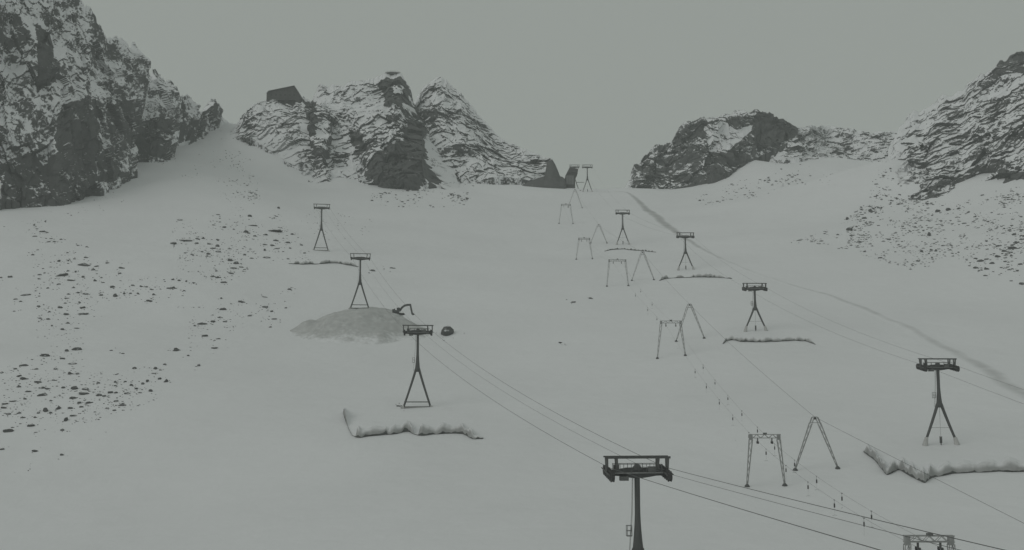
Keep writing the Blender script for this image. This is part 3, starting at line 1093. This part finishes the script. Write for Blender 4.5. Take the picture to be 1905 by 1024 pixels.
# ------------------------------------------------------------------ bar hangers on the drag ropes
def hanger_meshes():
    box = MB().loft([((0, 0, -1.25), 0.08, 0.08), ((0, 0, -1.2), 0.13, 0.12), ((0, 0, -0.62), 0.13, 0.12), ((0, 0, -0.55), 0.08, 0.08)], 8)
    rod = MB().tube([(0, 0, 0), (0, 0, -0.6)], 0.03, 5)
    rod.box((0, 0, 0.02), (0.10, 0.3, 0.12))
    cord = MB().tube([(0, 0, -1.22), (0.04, 0.05, -2.5)], 0.012, 4)
    bar = MB().tube([(-0.42, 0.05, -2.52), (0, 0.05, -2.45), (0.42, 0.05, -2.52)], 0.022, 5)
    return (('spring_box', box, 'rubber'), ('rod', rod, 'steel2'), ('cord', cord, 'galv'), ('handle_bar', bar, 'steel2'))


HM = []
for nme, mb, ma in hanger_meshes():
    me = bpy.data.meshes.new(nme)
    me.from_pydata(mb.v, [], mb.f)
    me.materials.append(M[ma])
    HM.append((nme, me))
HROW = [
    [(1182, 556), (1205, 578), (1222, 600), (1293, 690), (1314, 718), (1338, 746), (1363, 777), (1393, 808), (1425, 838), (1462, 868), (1503, 900), (1552, 935), (1607, 971)],
    [(1192, 548), (1213, 572), (1308, 683), (1330, 710), (1354, 739), (1380, 768), (1409, 799), (1441, 832), (1478, 860), (1519, 891), (1566, 924), (1621, 959)],
]
for s in (0, 1):
    P = lanes[s]
    pp = proj(P)
    for (hx, hy) in HROW[s]:
        # point of the rope nearest the hanger's column
        ok = np.nonzero((pp[:-1, 0] - hx) * (pp[1:, 0] - hx) <= 0)[0]
        if not len(ok):
            continue
        k = ok[np.argmin(np.abs(pp[ok, 1] - hy))]
        f = (hx - pp[k, 0]) / (pp[k + 1, 0] - pp[k, 0])
        d0, d1 = P[k] @ CF, P[k + 1] @ CF
        f = f * d0 / (f * d0 + (1 - f) * d1)
        q = P[k] * (1 - f) + P[k + 1] * f
        h = empty('bar_hanger', tuple(q - np.array([0, 0, 0.02])), random.uniform(0, 3))
        tag(h, 'small dark bar hanger on the drag rope strand towards ' + ('the open slope' if s == 0 else 'the A-shaped pylons'), 'bar hanger', 'bar hangers on the drag ropes')
        for nme, me in HM:
            o = bpy.data.objects.new(nme, me)
            COL.objects.link(o)
            o.parent = h
        h.scale = (0.85, 0.85, 0.85)


# ------------------------------------------------------------------ scalloped ledges below the towers
def ledge(pix, face_px, label, pitch, seed, thin=False, shade_hem_px=3.0, gaps=()):
    P = [on_ground(px, py) for px, py in pix]
    A = np.array([[p[0], p[1], q[0]] for p, q in zip(P, pix)])
    R, s = resample(A, 0.35)
    k = 5
    for c in (0, 1):
        R[:, c] = np.convolve(np.pad(R[:, c], (k // 2, k // 2), 'edge'), np.ones(k) / k, 'valid')
    n = len(R)
    d = np.hypot(R[:, 0], R[:, 1])
    out = -R[:, :2] / d[:, None]                       # downhill, towards the valley
    mpp = d / FPX
    nz = fbm(np.stack([s / 3.1, s * 0, s * 0], -1), 4, seed)
    nz2 = fbm(np.stack([s / 1.1, s * 0 + 5, s * 0], -1), 3, seed + 1)
    sc = np.abs(np.sin(np.pi * s / pitch + 0.6 * fbm(np.stack([s / 9, s * 0, s * 0 + 3], -1), 2, seed + 2)))
    ends = np.clip(np.minimum(s, s[-1] - s) / 3.0, 0.05, 1)
    gap = np.ones(n)
    for g0, g1 in gaps:
        gap *= 1 - sstep(g0 - 6, g0, R[:, 2]) * (1 - sstep(g1, g1 + 6, R[:, 2]))
    hf = face_px * mpp * (0.50 + 0.46 * sc + 0.16 * nz) * ends * np.clip(gap, 0.12, 1)
    hh = shade_hem_px * mpp * (0.28 + 1.1 * (1 - sc) ** 3 + 0.9 * np.clip(nz * 0.6 + nz2, -0.5, 1)) * (0.25 + 0.75 * ends) * np.clip(gap, 0.05, 1)
    hh = np.maximum(hh, 0.03)
    g = ground(R[:, 0], R[:, 1])
    t = tag(empty('snow_terrace', (0, 0, 0)), label, 'snow terrace', 'scalloped snow terraces below the lift towers')

    def row(off, z):
        xy = R[:, :2] + out * np.reshape(off, (-1, 1))
        return np.concatenate([xy, np.reshape(z, (-1, 1))], 1)
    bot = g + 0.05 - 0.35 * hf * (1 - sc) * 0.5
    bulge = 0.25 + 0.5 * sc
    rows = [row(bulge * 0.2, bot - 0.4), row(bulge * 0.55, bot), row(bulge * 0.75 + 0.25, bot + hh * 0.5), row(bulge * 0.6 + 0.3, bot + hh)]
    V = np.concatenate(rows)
    link_mesh('dirt_shade_hem', V, grid_faces(4, n), 'dirt_shade_hem', t, True)  # dark strip painting the shaded, dirty gap beneath the face
    zt = bot + hh + hf
    rows = []
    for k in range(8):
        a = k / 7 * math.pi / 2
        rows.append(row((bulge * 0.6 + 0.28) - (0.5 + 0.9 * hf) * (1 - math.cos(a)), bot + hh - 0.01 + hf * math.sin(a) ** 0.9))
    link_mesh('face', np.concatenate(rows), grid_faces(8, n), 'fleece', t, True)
    rows = [row((bulge * 0.6 + 0.28) - (0.5 + 0.9 * hf) + 0.05, zt - 0.01)]
    for q in (0.15, 0.4, 0.7, 1.0):
        L = 4.0 + hf * 6
        xy = R[:, :2] - out * (q * L)[:, None]
        gg = ground(xy[:, 0], xy[:, 1])
        rows.append(np.concatenate([xy, np.maximum(zt + 0.1 * q - 0.02, gg - 0.5 + 0.9 * (1 - q) * ends * 0.5)[:, None] if q < 1 else (gg - 0.8)[:, None]], 1))
    link_mesh('top', np.concatenate(rows), grid_faces(5, n), 'snow', t, True)
    return t


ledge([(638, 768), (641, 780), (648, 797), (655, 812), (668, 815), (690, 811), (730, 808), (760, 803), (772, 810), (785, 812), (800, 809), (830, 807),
       (860, 808), (880, 818), (903, 816)], 15, 'snow terrace with drooping grey scalloped face below the tower with double base beams', 4.6, 1, shade_hem_px=5.5, gaps=((772, 777), (648, 660)))
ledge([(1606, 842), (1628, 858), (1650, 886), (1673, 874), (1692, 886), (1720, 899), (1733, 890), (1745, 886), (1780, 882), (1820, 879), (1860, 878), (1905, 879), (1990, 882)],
      17, 'long snow terrace with zigzag dark edge and grey scallops below the tallest eastern tower', 4.3, 2, shade_hem_px=4.2)
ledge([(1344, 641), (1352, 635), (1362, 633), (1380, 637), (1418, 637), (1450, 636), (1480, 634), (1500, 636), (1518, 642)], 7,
      'low snow terrace with dark dots along its edge below a pale-footed tower', 4.0, 3, shade_hem_px=2.6)
ledge([(1226, 523), (1240, 519), (1262, 517), (1300, 516), (1340, 517), (1364, 519)], 6, 'low broken grey snow edge below the tower in front of the track', 4.6, 4, shade_hem_px=2.4, gaps=((1245, 1256), (1275, 1282), (1350, 1353)))
ledge([(1124, 468), (1140, 465), (1160, 464), (1190, 467), (1222, 470)], 1.8, 'thin dark snow edge crossing behind the third pair of pylons', 5.0, 5, shade_hem_px=1.8)
ledge([(536, 491), (560, 493), (590, 492), (625, 490), (650, 494), (668, 497)], 6, 'low grey snow edge below the tower among the rocks', 4.8, 6, shade_hem_px=2.4, gaps=((537, 545), (586, 592)))


# ------------------------------------------------------------------ mountain hut on the crest
def hut():
    c = unproj(531, 189, 899)
    s = 899 / FPX
    t = tag(empty('mountain_hut', tuple(c)), 'dark mountain hut with slanting flat roof on the rocky crest', 'hut')
    wd = 33 * s
    zl, zr = 13 * s, 27 * s                                # eaves left and right
    x0, x1, xr = -32 * s, 32 * s, 19 * s
    dp = 13.0
    prof = [(x0, -6), (x0, zl - 1.2), (x0 + 1.8, zl + 0.8), (xr, zr - 1.0), (x1, zr - 10.5), (x1, -6)]
    vs_ = [(x, y, z) for y in (-dp / 2, dp / 2) for x, z in prof]
    n = len(prof)
    fs_ = [tuple(range(n)), tuple(range(n, 2 * n))[::-1]] + [(i + n, (i + 1) % n + n, (i + 1) % n, i) for i in range(n)]
    MB().add(vs_, fs_).build('wall', 'hut_wall', t)
    for (a, b) in ((1, 2), (2, 3), (3, 4)):
        A, B = Vector((prof[a][0], 0, prof[a][1] + 0.25)), Vector((prof[b][0], 0, prof[b][1] + 0.25))
        MB().bar(A, B, 0.4, dp + 1.6, (0, 1, 0)).build('roof', 'hut_roof', t)
    for k in range(6):
        x = x0 + 4.0 + k * 3.7
        z = 2.0 + (zl - 4.2)
        w = MB().box((x, -dp / 2 - 0.02, z), (1.9, 0.1, 1.5)).build('window', 'glass', t)
        fr = MB()
        for dx in (-1.0, 1.0):
            fr.box((x + dx, -dp / 2 - 0.06, z), (0.14, 0.16, 1.7))
        for dz in (-0.8, 0.8):
            fr.box((x, -dp / 2 - 0.055, z + dz), (1.86, 0.15, 0.12))
        fr.build('frame', 'hut_roof', w)
    MB().box((2.0, -dp / 2 - 1.6, -1.0), (16, 3.0, 0.4)).build('terrace', 'hut_roof', t)
    for x in (-4, 2, 8):
        MB().box((x, -dp / 2 - 2.6, -4.5), (0.5, 0.5, 6.6)).build('support', 'hut_wall', t)


hut()


# ------------------------------------------------------------------ viewing platform above the summit
def viewing_platform():
    c = unproj(731, 139, 930)
    s = 930 / FPX
    t = tag(empty('viewing_platform', tuple(c)), 'thin dark viewing platform jutting out above the snowy summit', 'platform')
    R = 15 * s
    n = 28
    vs_ = [(R * math.cos(2 * math.pi * k / n), 5 * math.sin(2 * math.pi * k / n), 0.9) for k in range(n)]
    vs_ += [(R * 0.55 * math.cos(2 * math.pi * k / n), 3 * math.sin(2 * math.pi * k / n), 0.1) for k in range(n)]
    fs_ = [tuple(range(n)), tuple(range(n, 2 * n))[::-1]] + [(k + n, (k + 1) % n + n, (k + 1) % n, k) for k in range(n)]
    MB().add(vs_, fs_).build('deck', 'panel', t)
    for sy in (-1, 1):
        r = MB()
        ring = [(R * math.cos(math.pi * k / 14) * 0.97, sy * 4.8 * math.sin(math.pi * k / 14), 1.7) for k in range(15)]
        r.tube(ring, 0.07, 5)
        for q in ring[1:-1]:
            r.tube([(q[0], q[1], 0.85), q], 0.05, 4)
        r.build('railing', 'steel2', t)
    for x in (-3.0, 0.5, 3.5):
        MB().tube([(x * 0.6, 2.5, -10), (x, 1.0, -0.3)], 0.28, 6).build('support', 'steel', t)


viewing_platform()


# ------------------------------------------------------------------ lift station on the pass
def station():
    c = unproj(1062, 347, 846)
    s = 846 / FPX
    t = tag(empty('lift_station', tuple(c)), 'grey lift station with overhanging roof on the pass beside the rock tooth', 'station')

    def ext(prof, y0, y1):
        n = len(prof)
        vs_ = [(x * s, y, z * s) for y in (y0, y1) for x, z in prof]
        fs_ = [tuple(range(n)), tuple(range(n, 2 * n))[::-1]] + [(i + n, (i + 1) % n + n, (i + 1) % n, i) for i in range(n)]
        return MB().add(vs_, fs_)
    ext([(-12, -6), (8, -6), (8, 14), (11, 21), (13, 32), (-2, 34), (-9, 22), (-13, 11)], 0, 11).build('wall', 'hut_wall', t)
    ext([(-10, 20), (-2.5, 35), (13.8, 33), (12.6, 24), (4, 27), (-7, 24)], -0.8, 11.6).build('roof', 'hut_wall', t)
    for k in range(3):
        MB().box(((-6.6 + k * 4.9) * s, -0.12, 12 * s), (4.5 * s, 0.2, 17 * s)).build('front_panel', 'panel', t)
    ext([(-22, -4), (-11, -4), (-11, 14), (-13, 16), (-21, 17)], 3, 9).build('annex', 'hut_wall', t)
    MB().box((18 * s, 5, 10 * s), (16 * s, 0.3, 0.35)).build('beam', 'steel2', t)


station()


# ------------------------------------------------------------------ excavator on the mound
def excavator():
    p = unproj(745, 589, 405)
    p[2] = float(mound_z(np.array([p[0]]), np.array([p[1]]))[0][0])
    t = tag(empty('excavator', tuple(p)), 'dark tracked excavator with raised bent boom on the gravel mound', 'excavator')
    for y in (-0.9, 0.9):
        m = MB()
        pr = [(-2.6, 0.35), (-2.3, 0.02), (1.2, 0.02), (1.55, 0.35), (1.3, 0.72), (-2.35, 0.72)]
        n = len(pr)
        vs_ = [(x, y + o, z) for o in (-0.28, 0.28) for x, z in pr]
        m.add(vs_, [tuple(range(n)), tuple(range(n, 2 * n))[::-1]] + [(i + n, (i + 1) % n + n, (i + 1) % n, i) for i in range(n)])
        tr = m.build('track', 'rubber', t)
        for x in (-2.1, -1.3, -0.5, 0.3, 1.1):
            MB().wheel((x, y + (-0.3 if y < 0 else 0.3), 0.36), 0.24, 0.1, 'y', 10).build('roller', 'steel2', tr)
    MB().box((-0.6, 0, 0.62), (1.6, 1.5, 0.4)).build('undercarriage', 'steel', t)
    bd = MB().box((-1.7, 0.1, 1.3), (2.3, 2.2, 0.95)).box((-2.5, 0.1, 1.55), (0.9, 2.1, 1.15)).build('body', 'steel', t)
    MB().box((-2.2, 0.5, 2.25), (0.3, 0.3, 0.4)).build('exhaust', 'steel2', bd)
    cb = MB().box((-0.75, -0.55, 1.95), (1.1, 1.0, 1.4)).build('cab', 'steel2', t)
    MB().box((-0.75, -1.07, 2.15), (0.8, 0.06, 0.8)).build('window', 'glass', cb)
    MB().box((-0.18, -0.55, 2.15), (0.06, 0.8, 0.8)).build('window', 'glass', cb)
    m = MB()
    path = [(-0.5, 1.4), (0.4, 2.7), (1.3, 3.45), (2.4, 3.75), (3.7, 3.8)]
    for a, b in zip(path[:-1], path[1:]):
        m.bar((a[0], 0.2, a[1]), (b[0] + 0.08, 0.2, b[1] + 0.02), 0.72, 0.4, (0, 1, 0))
    m.build('boom', 'steel', t)
    MB().bar((3.5, 0.2, 4.15), (4.25, 0.2, 0.75), 0.62, 0.36).build('stick', 'steel', t)
    b = MB()
    pr = [(4.0, 0.9), (4.5, 0.9), (5.25, 0.35), (5.0, 0.05), (4.3, 0.0), (3.95, 0.4)]
    n = len(pr)
    vs_ = [(x, 0.2 + o, z) for o in (-0.5, 0.5) for x, z in pr]
    b.add(vs_, [tuple(range(n)), tuple(range(n, 2 * n))[::-1]] + [(i + n, (i + 1) % n + n, (i + 1) % n, i) for i in range(n)])
    b.build('bucket', 'steel', t)
    MB().tube([(0.0, 0.2, 1.6), (1.0, 0.2, 3.0)], 0.09, 6).build('hydraulic_ram', 'galv', t)
    MB().tube([(2.0, 0.2, 4.0), (3.45, 0.2, 4.1)], 0.09, 6).build('hydraulic_ram', 'galv', t)


excavator()


# ------------------------------------------------------------------ boulders poking through the snow
def rock_mesh(seed, sub=2):
    bm = bmesh.new()
    bmesh.ops.create_icosphere(bm, subdivisions=sub, radius=1.0)
    r = random.Random(seed)
    planes = []
    for _ in range(9):
        v = Vector((r.gauss(0, 1), r.gauss(0, 1), r.gauss(0, 0.9))).normalized()
        planes.append((v, r.uniform(0.45, 0.85)))
    for v in bm.verts:
        for n, d in planes:
            k = v.co.dot(n)
            if k > d:
                v.co -= n * (k - d) * 0.92
        v.co += Vector((r.gauss(0, .05), r.gauss(0, .05), r.gauss(0, .05)))
    me = bpy.data.meshes.new('boulder')
    bm.to_mesh(me)
    bm.free()
    me.materials.append(M['boulder'])
    return me


RM = [rock_mesh(50 + k) for k in range(12)]
G1, G2 = 'boulders on the snow slope below the cliff', 'boulders on the scree below the dark spur'
LISTS = {
    'A': (0, 640, 3.94, 'dark boulder in the dense rock scatter where the slope below the cliff runs out', G1,
          [(570,30,80,45),(335,75,80,40),(455,105,50,20),(530,140,75,22),(175,152,70,25),(490,45,40,30),(110,180,35,18),(265,185,35,18),(405,180,40,25),(515,212,35,35),(567,218,30,25),(12,205,28,25),(135,230,45,25),(180,252,70,30),(275,270,75,28),(392,265,30,18),(140,312,35,22),(320,315,35,28),(355,328,50,18),(462,318,40,22),(205,343,55,20),(315,365,80,35),(545,320,75,40),(622,325,70,28),(610,360,95,28),(540,395,60,28),(580,430,45,25),(655,430,55,25),(90,420,70,18),(35,440,45,22),(30,467,50,22),(185,405,35,18),(375,415,25,18),(60,515,45,25),(135,505,40,22),(335,475,45,50),(280,500,30,25),(370,500,30,22),(425,465,35,40),(520,465,45,25),(600,462,35,20),(485,550,28,50),(545,528,60,20),(225,592,60,30),(65,630,80,40),(455,632,40,25),(265,650,30,10),(170,545,40,15),(260,540,28,18),(12,770,45,28),(265,780,60,20),(455,810,35,25),(845,275,30,25),(720,285,30,22),(985,175,35,30),(1140,172,35,30),(1210,148,28,22),(1172,250,25,30),(1215,265,30,40),(1080,265,30,28),(1045,288,30,28),(960,300,30,25),(998,328,32,22),(1105,340,45,30),(1030,358,40,12),(930,358,60,22),(850,355,35,22),(808,352,40,30),(730,368,50,30),(762,380,40,20),(850,418,40,25),(895,445,65,25),(785,472,35,18),(840,488,30,20),(1285,38,45,35),(812,45,30,14),(900,70,35,12),(845,305,30,15),(920,275,22,20),(1125,215,50,14),(1175,190,28,16)]),
    'C': (0, 400, 4.653, 'dark rock in the loose scatter on the snow just under the cliff foot', G1,
          [(365,140,60,25),(410,150,30,20),(305,183,45,18),(295,85,30,15),(320,118,30,15),(392,55,22,14),(420,230,35,18),(468,230,35,18),(448,205,22,16),(530,207,28,20),(670,265,25,14),(750,275,25,18),(280,340,35,22),(325,300,28,15),(510,392,28,28),(590,395,25,20),(645,378,28,20),(750,365,45,20),(728,422,120,35),(830,443,50,22),(805,475,40,18),(525,518,120,28),(615,558,85,22),(510,595,40,20),(585,483,30,20),(655,490,25,20),(345,515,38,22),(385,500,22,20),(85,535,45,28),(8,540,25,20),(345,555,35,15),(720,535,35,28),(825,565,35,28),(875,540,28,18),(890,583,35,18),(970,618,55,32),(925,415,25,22),(1055,455,60,25),(1035,503,30,22),(1150,605,35,22),(1222,618,28,25),(1270,622,28,22),(1315,642,35,18),(1330,685,25,30),(1300,745,65,25),(1195,675,30,20),(1128,675,22,22),(1075,680,28,28),(998,690,38,50),(868,690,45,20),(740,678,60,28),(678,672,35,22),(590,685,40,18),(580,718,45,18),(635,625,32,20),(415,628,28,22),(310,655,28,12),(230,690,95,22),(135,727,40,22),(180,748,32,20),(338,700,25,18),(332,788,45,25),(525,795,48,30),(565,765,30,20),(690,755,25,22),(715,800,50,28),(720,850,110,25),(570,855,60,30),(430,838,28,22),(348,895,32,20),(415,895,35,30),(585,930,40,25),(540,985,50,28),(660,980,55,18),(125,832,25,15),(450,960,25,20)]),
    'B': (300, 380, 5.689, 'dark rock in the scatter between the cliff and the tower on the snow terrace', G1,
          [(195,165,75,22),(255,375,170,30),(125,408,110,32),(365,410,60,22),(385,365,60,25),(435,362,40,18),(505,415,55,32),(600,440,50,35),(605,375,50,18),(545,465,65,22),(600,500,75,28),(725,585,75,45),(795,612,65,55),(770,675,80,28),(845,660,60,28),(745,730,70,25),(540,762,65,22),(605,765,30,40),(580,705,30,22),(665,825,75,28),(720,472,50,20),(880,530,35,35),(955,567,50,22),(1115,560,95,30),(940,115,45,45),(600,110,45,18),(555,220,45,18),(665,240,60,30),(770,262,28,22),(890,280,60,50),(925,305,40,20),(990,332,40,28),(1095,320,70,20),(1215,380,70,30),(1345,400,60,35),(1365,465,35,22),(1480,430,38,25),(1515,512,40,25),(1345,575,35,22),(1105,425,60,22),(1175,430,60,30),(1095,480,30,40),(1230,465,50,22),(1385,312,40,30),(1240,30,30,40),(325,530,45,25),(250,515,28,20),(480,550,40,20),(500,520,45,40),(435,500,35,25),(190,805,40,30),(265,815,25,30),(120,795,40,30),(85,890,60,30),(130,880,40,40),(350,835,45,15),(240,915,35,20),(1355,898,55,25),(1095,985,70,12),(635,995,30,28),(880,688,35,18),(960,225,110,12),(1190,285,190,14)]),
    'E': (0, 380, 1.97, 'dark rock in the thin band leading down from the gravel mound', G1,
          [(890,358,32,10),(970,375,32,12),(995,392,14,10),(1005,420,22,8),(990,450,14,8),(1062,310,14,7),(820,383,30,16),(808,415,22,8),(780,428,18,14),(825,430,18,10),(740,435,40,12),(750,480,24,14),(800,492,18,7),(785,525,32,10),(715,445,10,10),(915,408,20,8),(650,530,28,16),(690,553,10,10),(728,590,14,14),(1047,380,10,8)]),
    'D': (1480, 380, 4.482, 'dark rock on the snowy scree below the dark spur', G2,
          [(1505,525,50,30),(1540,470,70,30),(1500,450,40,20),(1590,455,50,20),(1640,488,50,28),(1600,535,50,28),(1588,595,45,18),(1530,552,25,16),(1745,388,50,24),(1815,358,75,40),(1695,430,60,28),(1695,345,55,24),(1805,430,40,18),(1850,315,40,24),(1885,290,35,22),(1820,248,40,30),(1885,260,40,20),(1890,212,35,20),(1875,498,40,25),(1785,545,45,18),(1885,655,45,40),(1850,550,30,25),(1230,345,35,18),(1050,390,30,28),(1130,378,30,22),(1170,380,25,35),(960,540,24,14),(1020,470,40,25),(710,447,40,18),(575,392,30,20),(780,290,40,16),(735,308,35,14),(215,305,40,18),(30,298,60,18),(355,250,30,22),(470,255,45,25),(445,195,55,60),(575,110,45,30),(435,110,30,40),(1185,50,60,40),(1275,35,45,45),(1355,30,25,35),(1405,158,45,18),(1115,235,30,70)]),
}


def place_rock(px, py, wpx, hpx, label, group, k=None, squash=1.0):
    g = on_ground(px, py + hpx * 0.4)
    mpp = float(g @ CF) / FPX
    w, h = wpx * mpp * 0.56, hpx * mpp * 0.52 * squash
    o = bpy.data.objects.new('boulder', RM[random.randrange(len(RM)) if k is None else k])
    COL.objects.link(o)
    o.location = (g[0], g[1], g[2] + h * 0.05)
    SAT.append((px, py + hpx * 0.4, wpx))
    o.scale = (w, max(h * 1.1, w * 0.55), h)
    o.rotation_euler = (random.uniform(-0.15, 0.15), random.uniform(-0.25, 0.25), random.uniform(-0.3, 0.3))
    return tag(o, label, 'boulder', group)


SAT = []
for key, (ox, oy, zf, lb, gr, rows) in LISTS.items():
    for x, y, w, h in rows:
        big = w / zf >= 13
        place_rock(ox + x / zf, oy + y / zf, max(w / zf, 4), max(h / zf, 2.6), ('broad ' if big else 'small ') + lb, gr)
place_rock(832, 616, 25, 16, 'lone jagged dark boulder on the snow beside the gravel mound', None, 7, 2.3)
place_rock(742, 755, 13, 5, 'small dark rock beside the base of the tower with double beams', None)
place_rock(1102, 343, 17, 7, 'low dark rock behind the small tower on the pass', None)
place_rock(694, 503, 12, 5, 'flat grey rock on open snow beyond the tower on the gravel mound', None)
place_rock(731, 498, 12, 4, 'thin flat rock standing alone on open snow above the excavator', None)
place_rock(1065, 562, 12, 4, 'small rock lying on the open piste near the third gate pylon', None)
place_rock(1100, 555, 10, 4, 'small flat rock on the piste below the second gate pylon', None)
place_rock(1043, 637, 8, 4, 'tiny rock alone in the middle of the open piste', None)

# the countless smaller stones
SV, SF = [], []
stone = rock_mesh(5, 1)
sv = np.array([v.co[:] for v in stone.vertices])
sf = np.array([p.vertices[:] for p in stone.polygons])


def add_stone(px, py, wpx, asp):
    g = on_ground(px, py)
    w = wpx * float(g @ CF) / FPX * 0.55
    a = random.gauss(0, 0.5)
    q = sv * np.array([w * random.uniform(0.8, 1.5), w * 0.7, w * asp * random.uniform(0.5, 1.4)])
    q = np.stack([q[:, 0] * math.cos(a) - q[:, 1] * math.sin(a), q[:, 0] * math.sin(a) + q[:, 1] * math.cos(a), q[:, 2]], -1)
    SF.append(sf + len(SV) * len(sv))
    SV.append(q + g + np.array([0, 0, w * 0.05]))


for px, py, wpx in SAT:
    for _ in range(random.choice((1, 2, 3, 4)) + int(wpx / 8)):
        add_stone(px + random.gauss(0, wpx * 0.55 + 3), py + random.gauss(0, wpx * 0.16 + 2), random.uniform(1.5, 4.2), 0.55)


def stones(poly, n, wlo, whi, asp=0.5, tilt=0.0):
    xs, ys = [p[0] for p in poly], [p[1] for p in poly]
    k = 0
    while k < n:
        px, py = random.uniform(min(xs), max(xs)), random.uniform(min(ys), max(ys))
        if not in_poly(np.array([px]), np.array([py]), poly)[0]:
            continue
        k += 1
        # clumped: keep where slow noise is high
        if vnoise(np.array([[px / 26, py / 13, 3.3]]), 4)[0] + 0.6 * vnoise(np.array([[px / 9, py / 5, 7.1]]), 5)[0] < random.uniform(-0.35, 0.55):
            continue
        add_stone(px, py, wlo + (whi - wlo) * random.random() ** 2.2, asp)


stones([(60, 410), (125, 440), (190, 510), (340, 520), (345, 575), (190, 560), (150, 600), (70, 600), (60, 500)], 640, 2, 5)
stones([(310, 430), (390, 400), (560, 440), (580, 490), (480, 500), (420, 530), (330, 500)], 832, 2, 5)
stones([(70, 590), (160, 600), (160, 690), (60, 680)], 160, 2, 5)
stones([(0, 670), (110, 670), (240, 700), (315, 670), (315, 730), (240, 770), (150, 790), (0, 800)], 832, 2, 6)
stones([(350, 570), (440, 560), (530, 560), (530, 600), (430, 620), (350, 660)], 224, 2, 5)
stones([(430, 330), (480, 340), (490, 420), (560, 440), (520, 400), (470, 380), (440, 360)], 384, 2, 5)
stones([(400, 250), (470, 300), (480, 420), (430, 400), (390, 330)], 192, 1.5, 4)
stones([(560, 385), (640, 400), (700, 410), (690, 440), (600, 450), (560, 420)], 192, 1.5, 4)
stones([(690, 358), (800, 355), (875, 365), (860, 385), (760, 388), (690, 380)], 352, 2, 7)
stones([(840, 330), (900, 340), (880, 380), (840, 380)], 128, 2, 6)
stones([(1290, 370), (1360, 340), (1460, 320), (1500, 340), (1420, 365), (1310, 385)], 224, 2, 7)
stones([(1440, 300), (1560, 310), (1560, 350), (1450, 345)], 160, 2, 6)
stones([(1485, 445), (1560, 420), (1640, 370), (1700, 360), (1760, 385), (1905, 355), (1960, 380), (1960, 500), (1905, 500), (1860, 470), (1800, 480), (1700, 505), (1600, 475)], 2560, 2, 6.5)
stones([(1500, 450), (1560, 420), (1650, 330), (1690, 380), (1640, 420), (1600, 470)], 832, 2, 6.5)
stones([(1790, 480), (1905, 440), (1960, 470), (1930, 540), (1880, 520), (1800, 500)], 384, 2, 7)
stones([(1640, 250), (1700, 380), (1900, 345), (1905, 420), (1760, 430), (1600, 440)], 672, 2, 8)
stones([(1820, 440), (1960, 400), (1960, 540), (1900, 540), (1840, 500)], 256, 3, 9)
stones([(250, 290), (420, 240), (480, 300), (470, 350), (330, 330)], 144, 1.5, 4)
stones([(0, 392), (130, 395), (240, 340), (260, 370), (120, 430), (0, 430)], 112, 1.5, 4.5)
stones([(0, 885), (40, 870), (200, 800), (205, 812), (60, 880), (0, 900)], 26, 1.5, 5)
stones([(1190, 520), (1290, 680), (1420, 900), (1400, 880), (1250, 640)], 8, 1.5, 3)
SF = np.concatenate(SF)
tag(link_mesh('stone_scatter', np.concatenate(SV), SF, 'boulder'), kind='stuff')

# ------------------------------------------------------------------ the air
hz = MB().box((0, 740, 95), (3400, 2400, 640))
ho = hz.build('haze', 'snow')
ho.data.materials.clear()
hm = bpy.data.materials.new('haze')
hm.use_nodes = True
hn = hm.node_tree
hn.nodes.clear()
ho_out = hn.nodes.new('ShaderNodeOutputMaterial')
pv = hn.nodes.new('ShaderNodeVolumePrincipled')
pv.inputs['Color'].default_value = (0.9, 0.94, 0.92, 1)
pv.inputs['Density'].default_value = 0.00022
pv.inputs['Anisotropy'].default_value = 0.0
hn.links.new(pv.outputs[0], ho_out.inputs['Volume'])
ho.data.materials.append(hm)
tag(ho, kind='stuff')
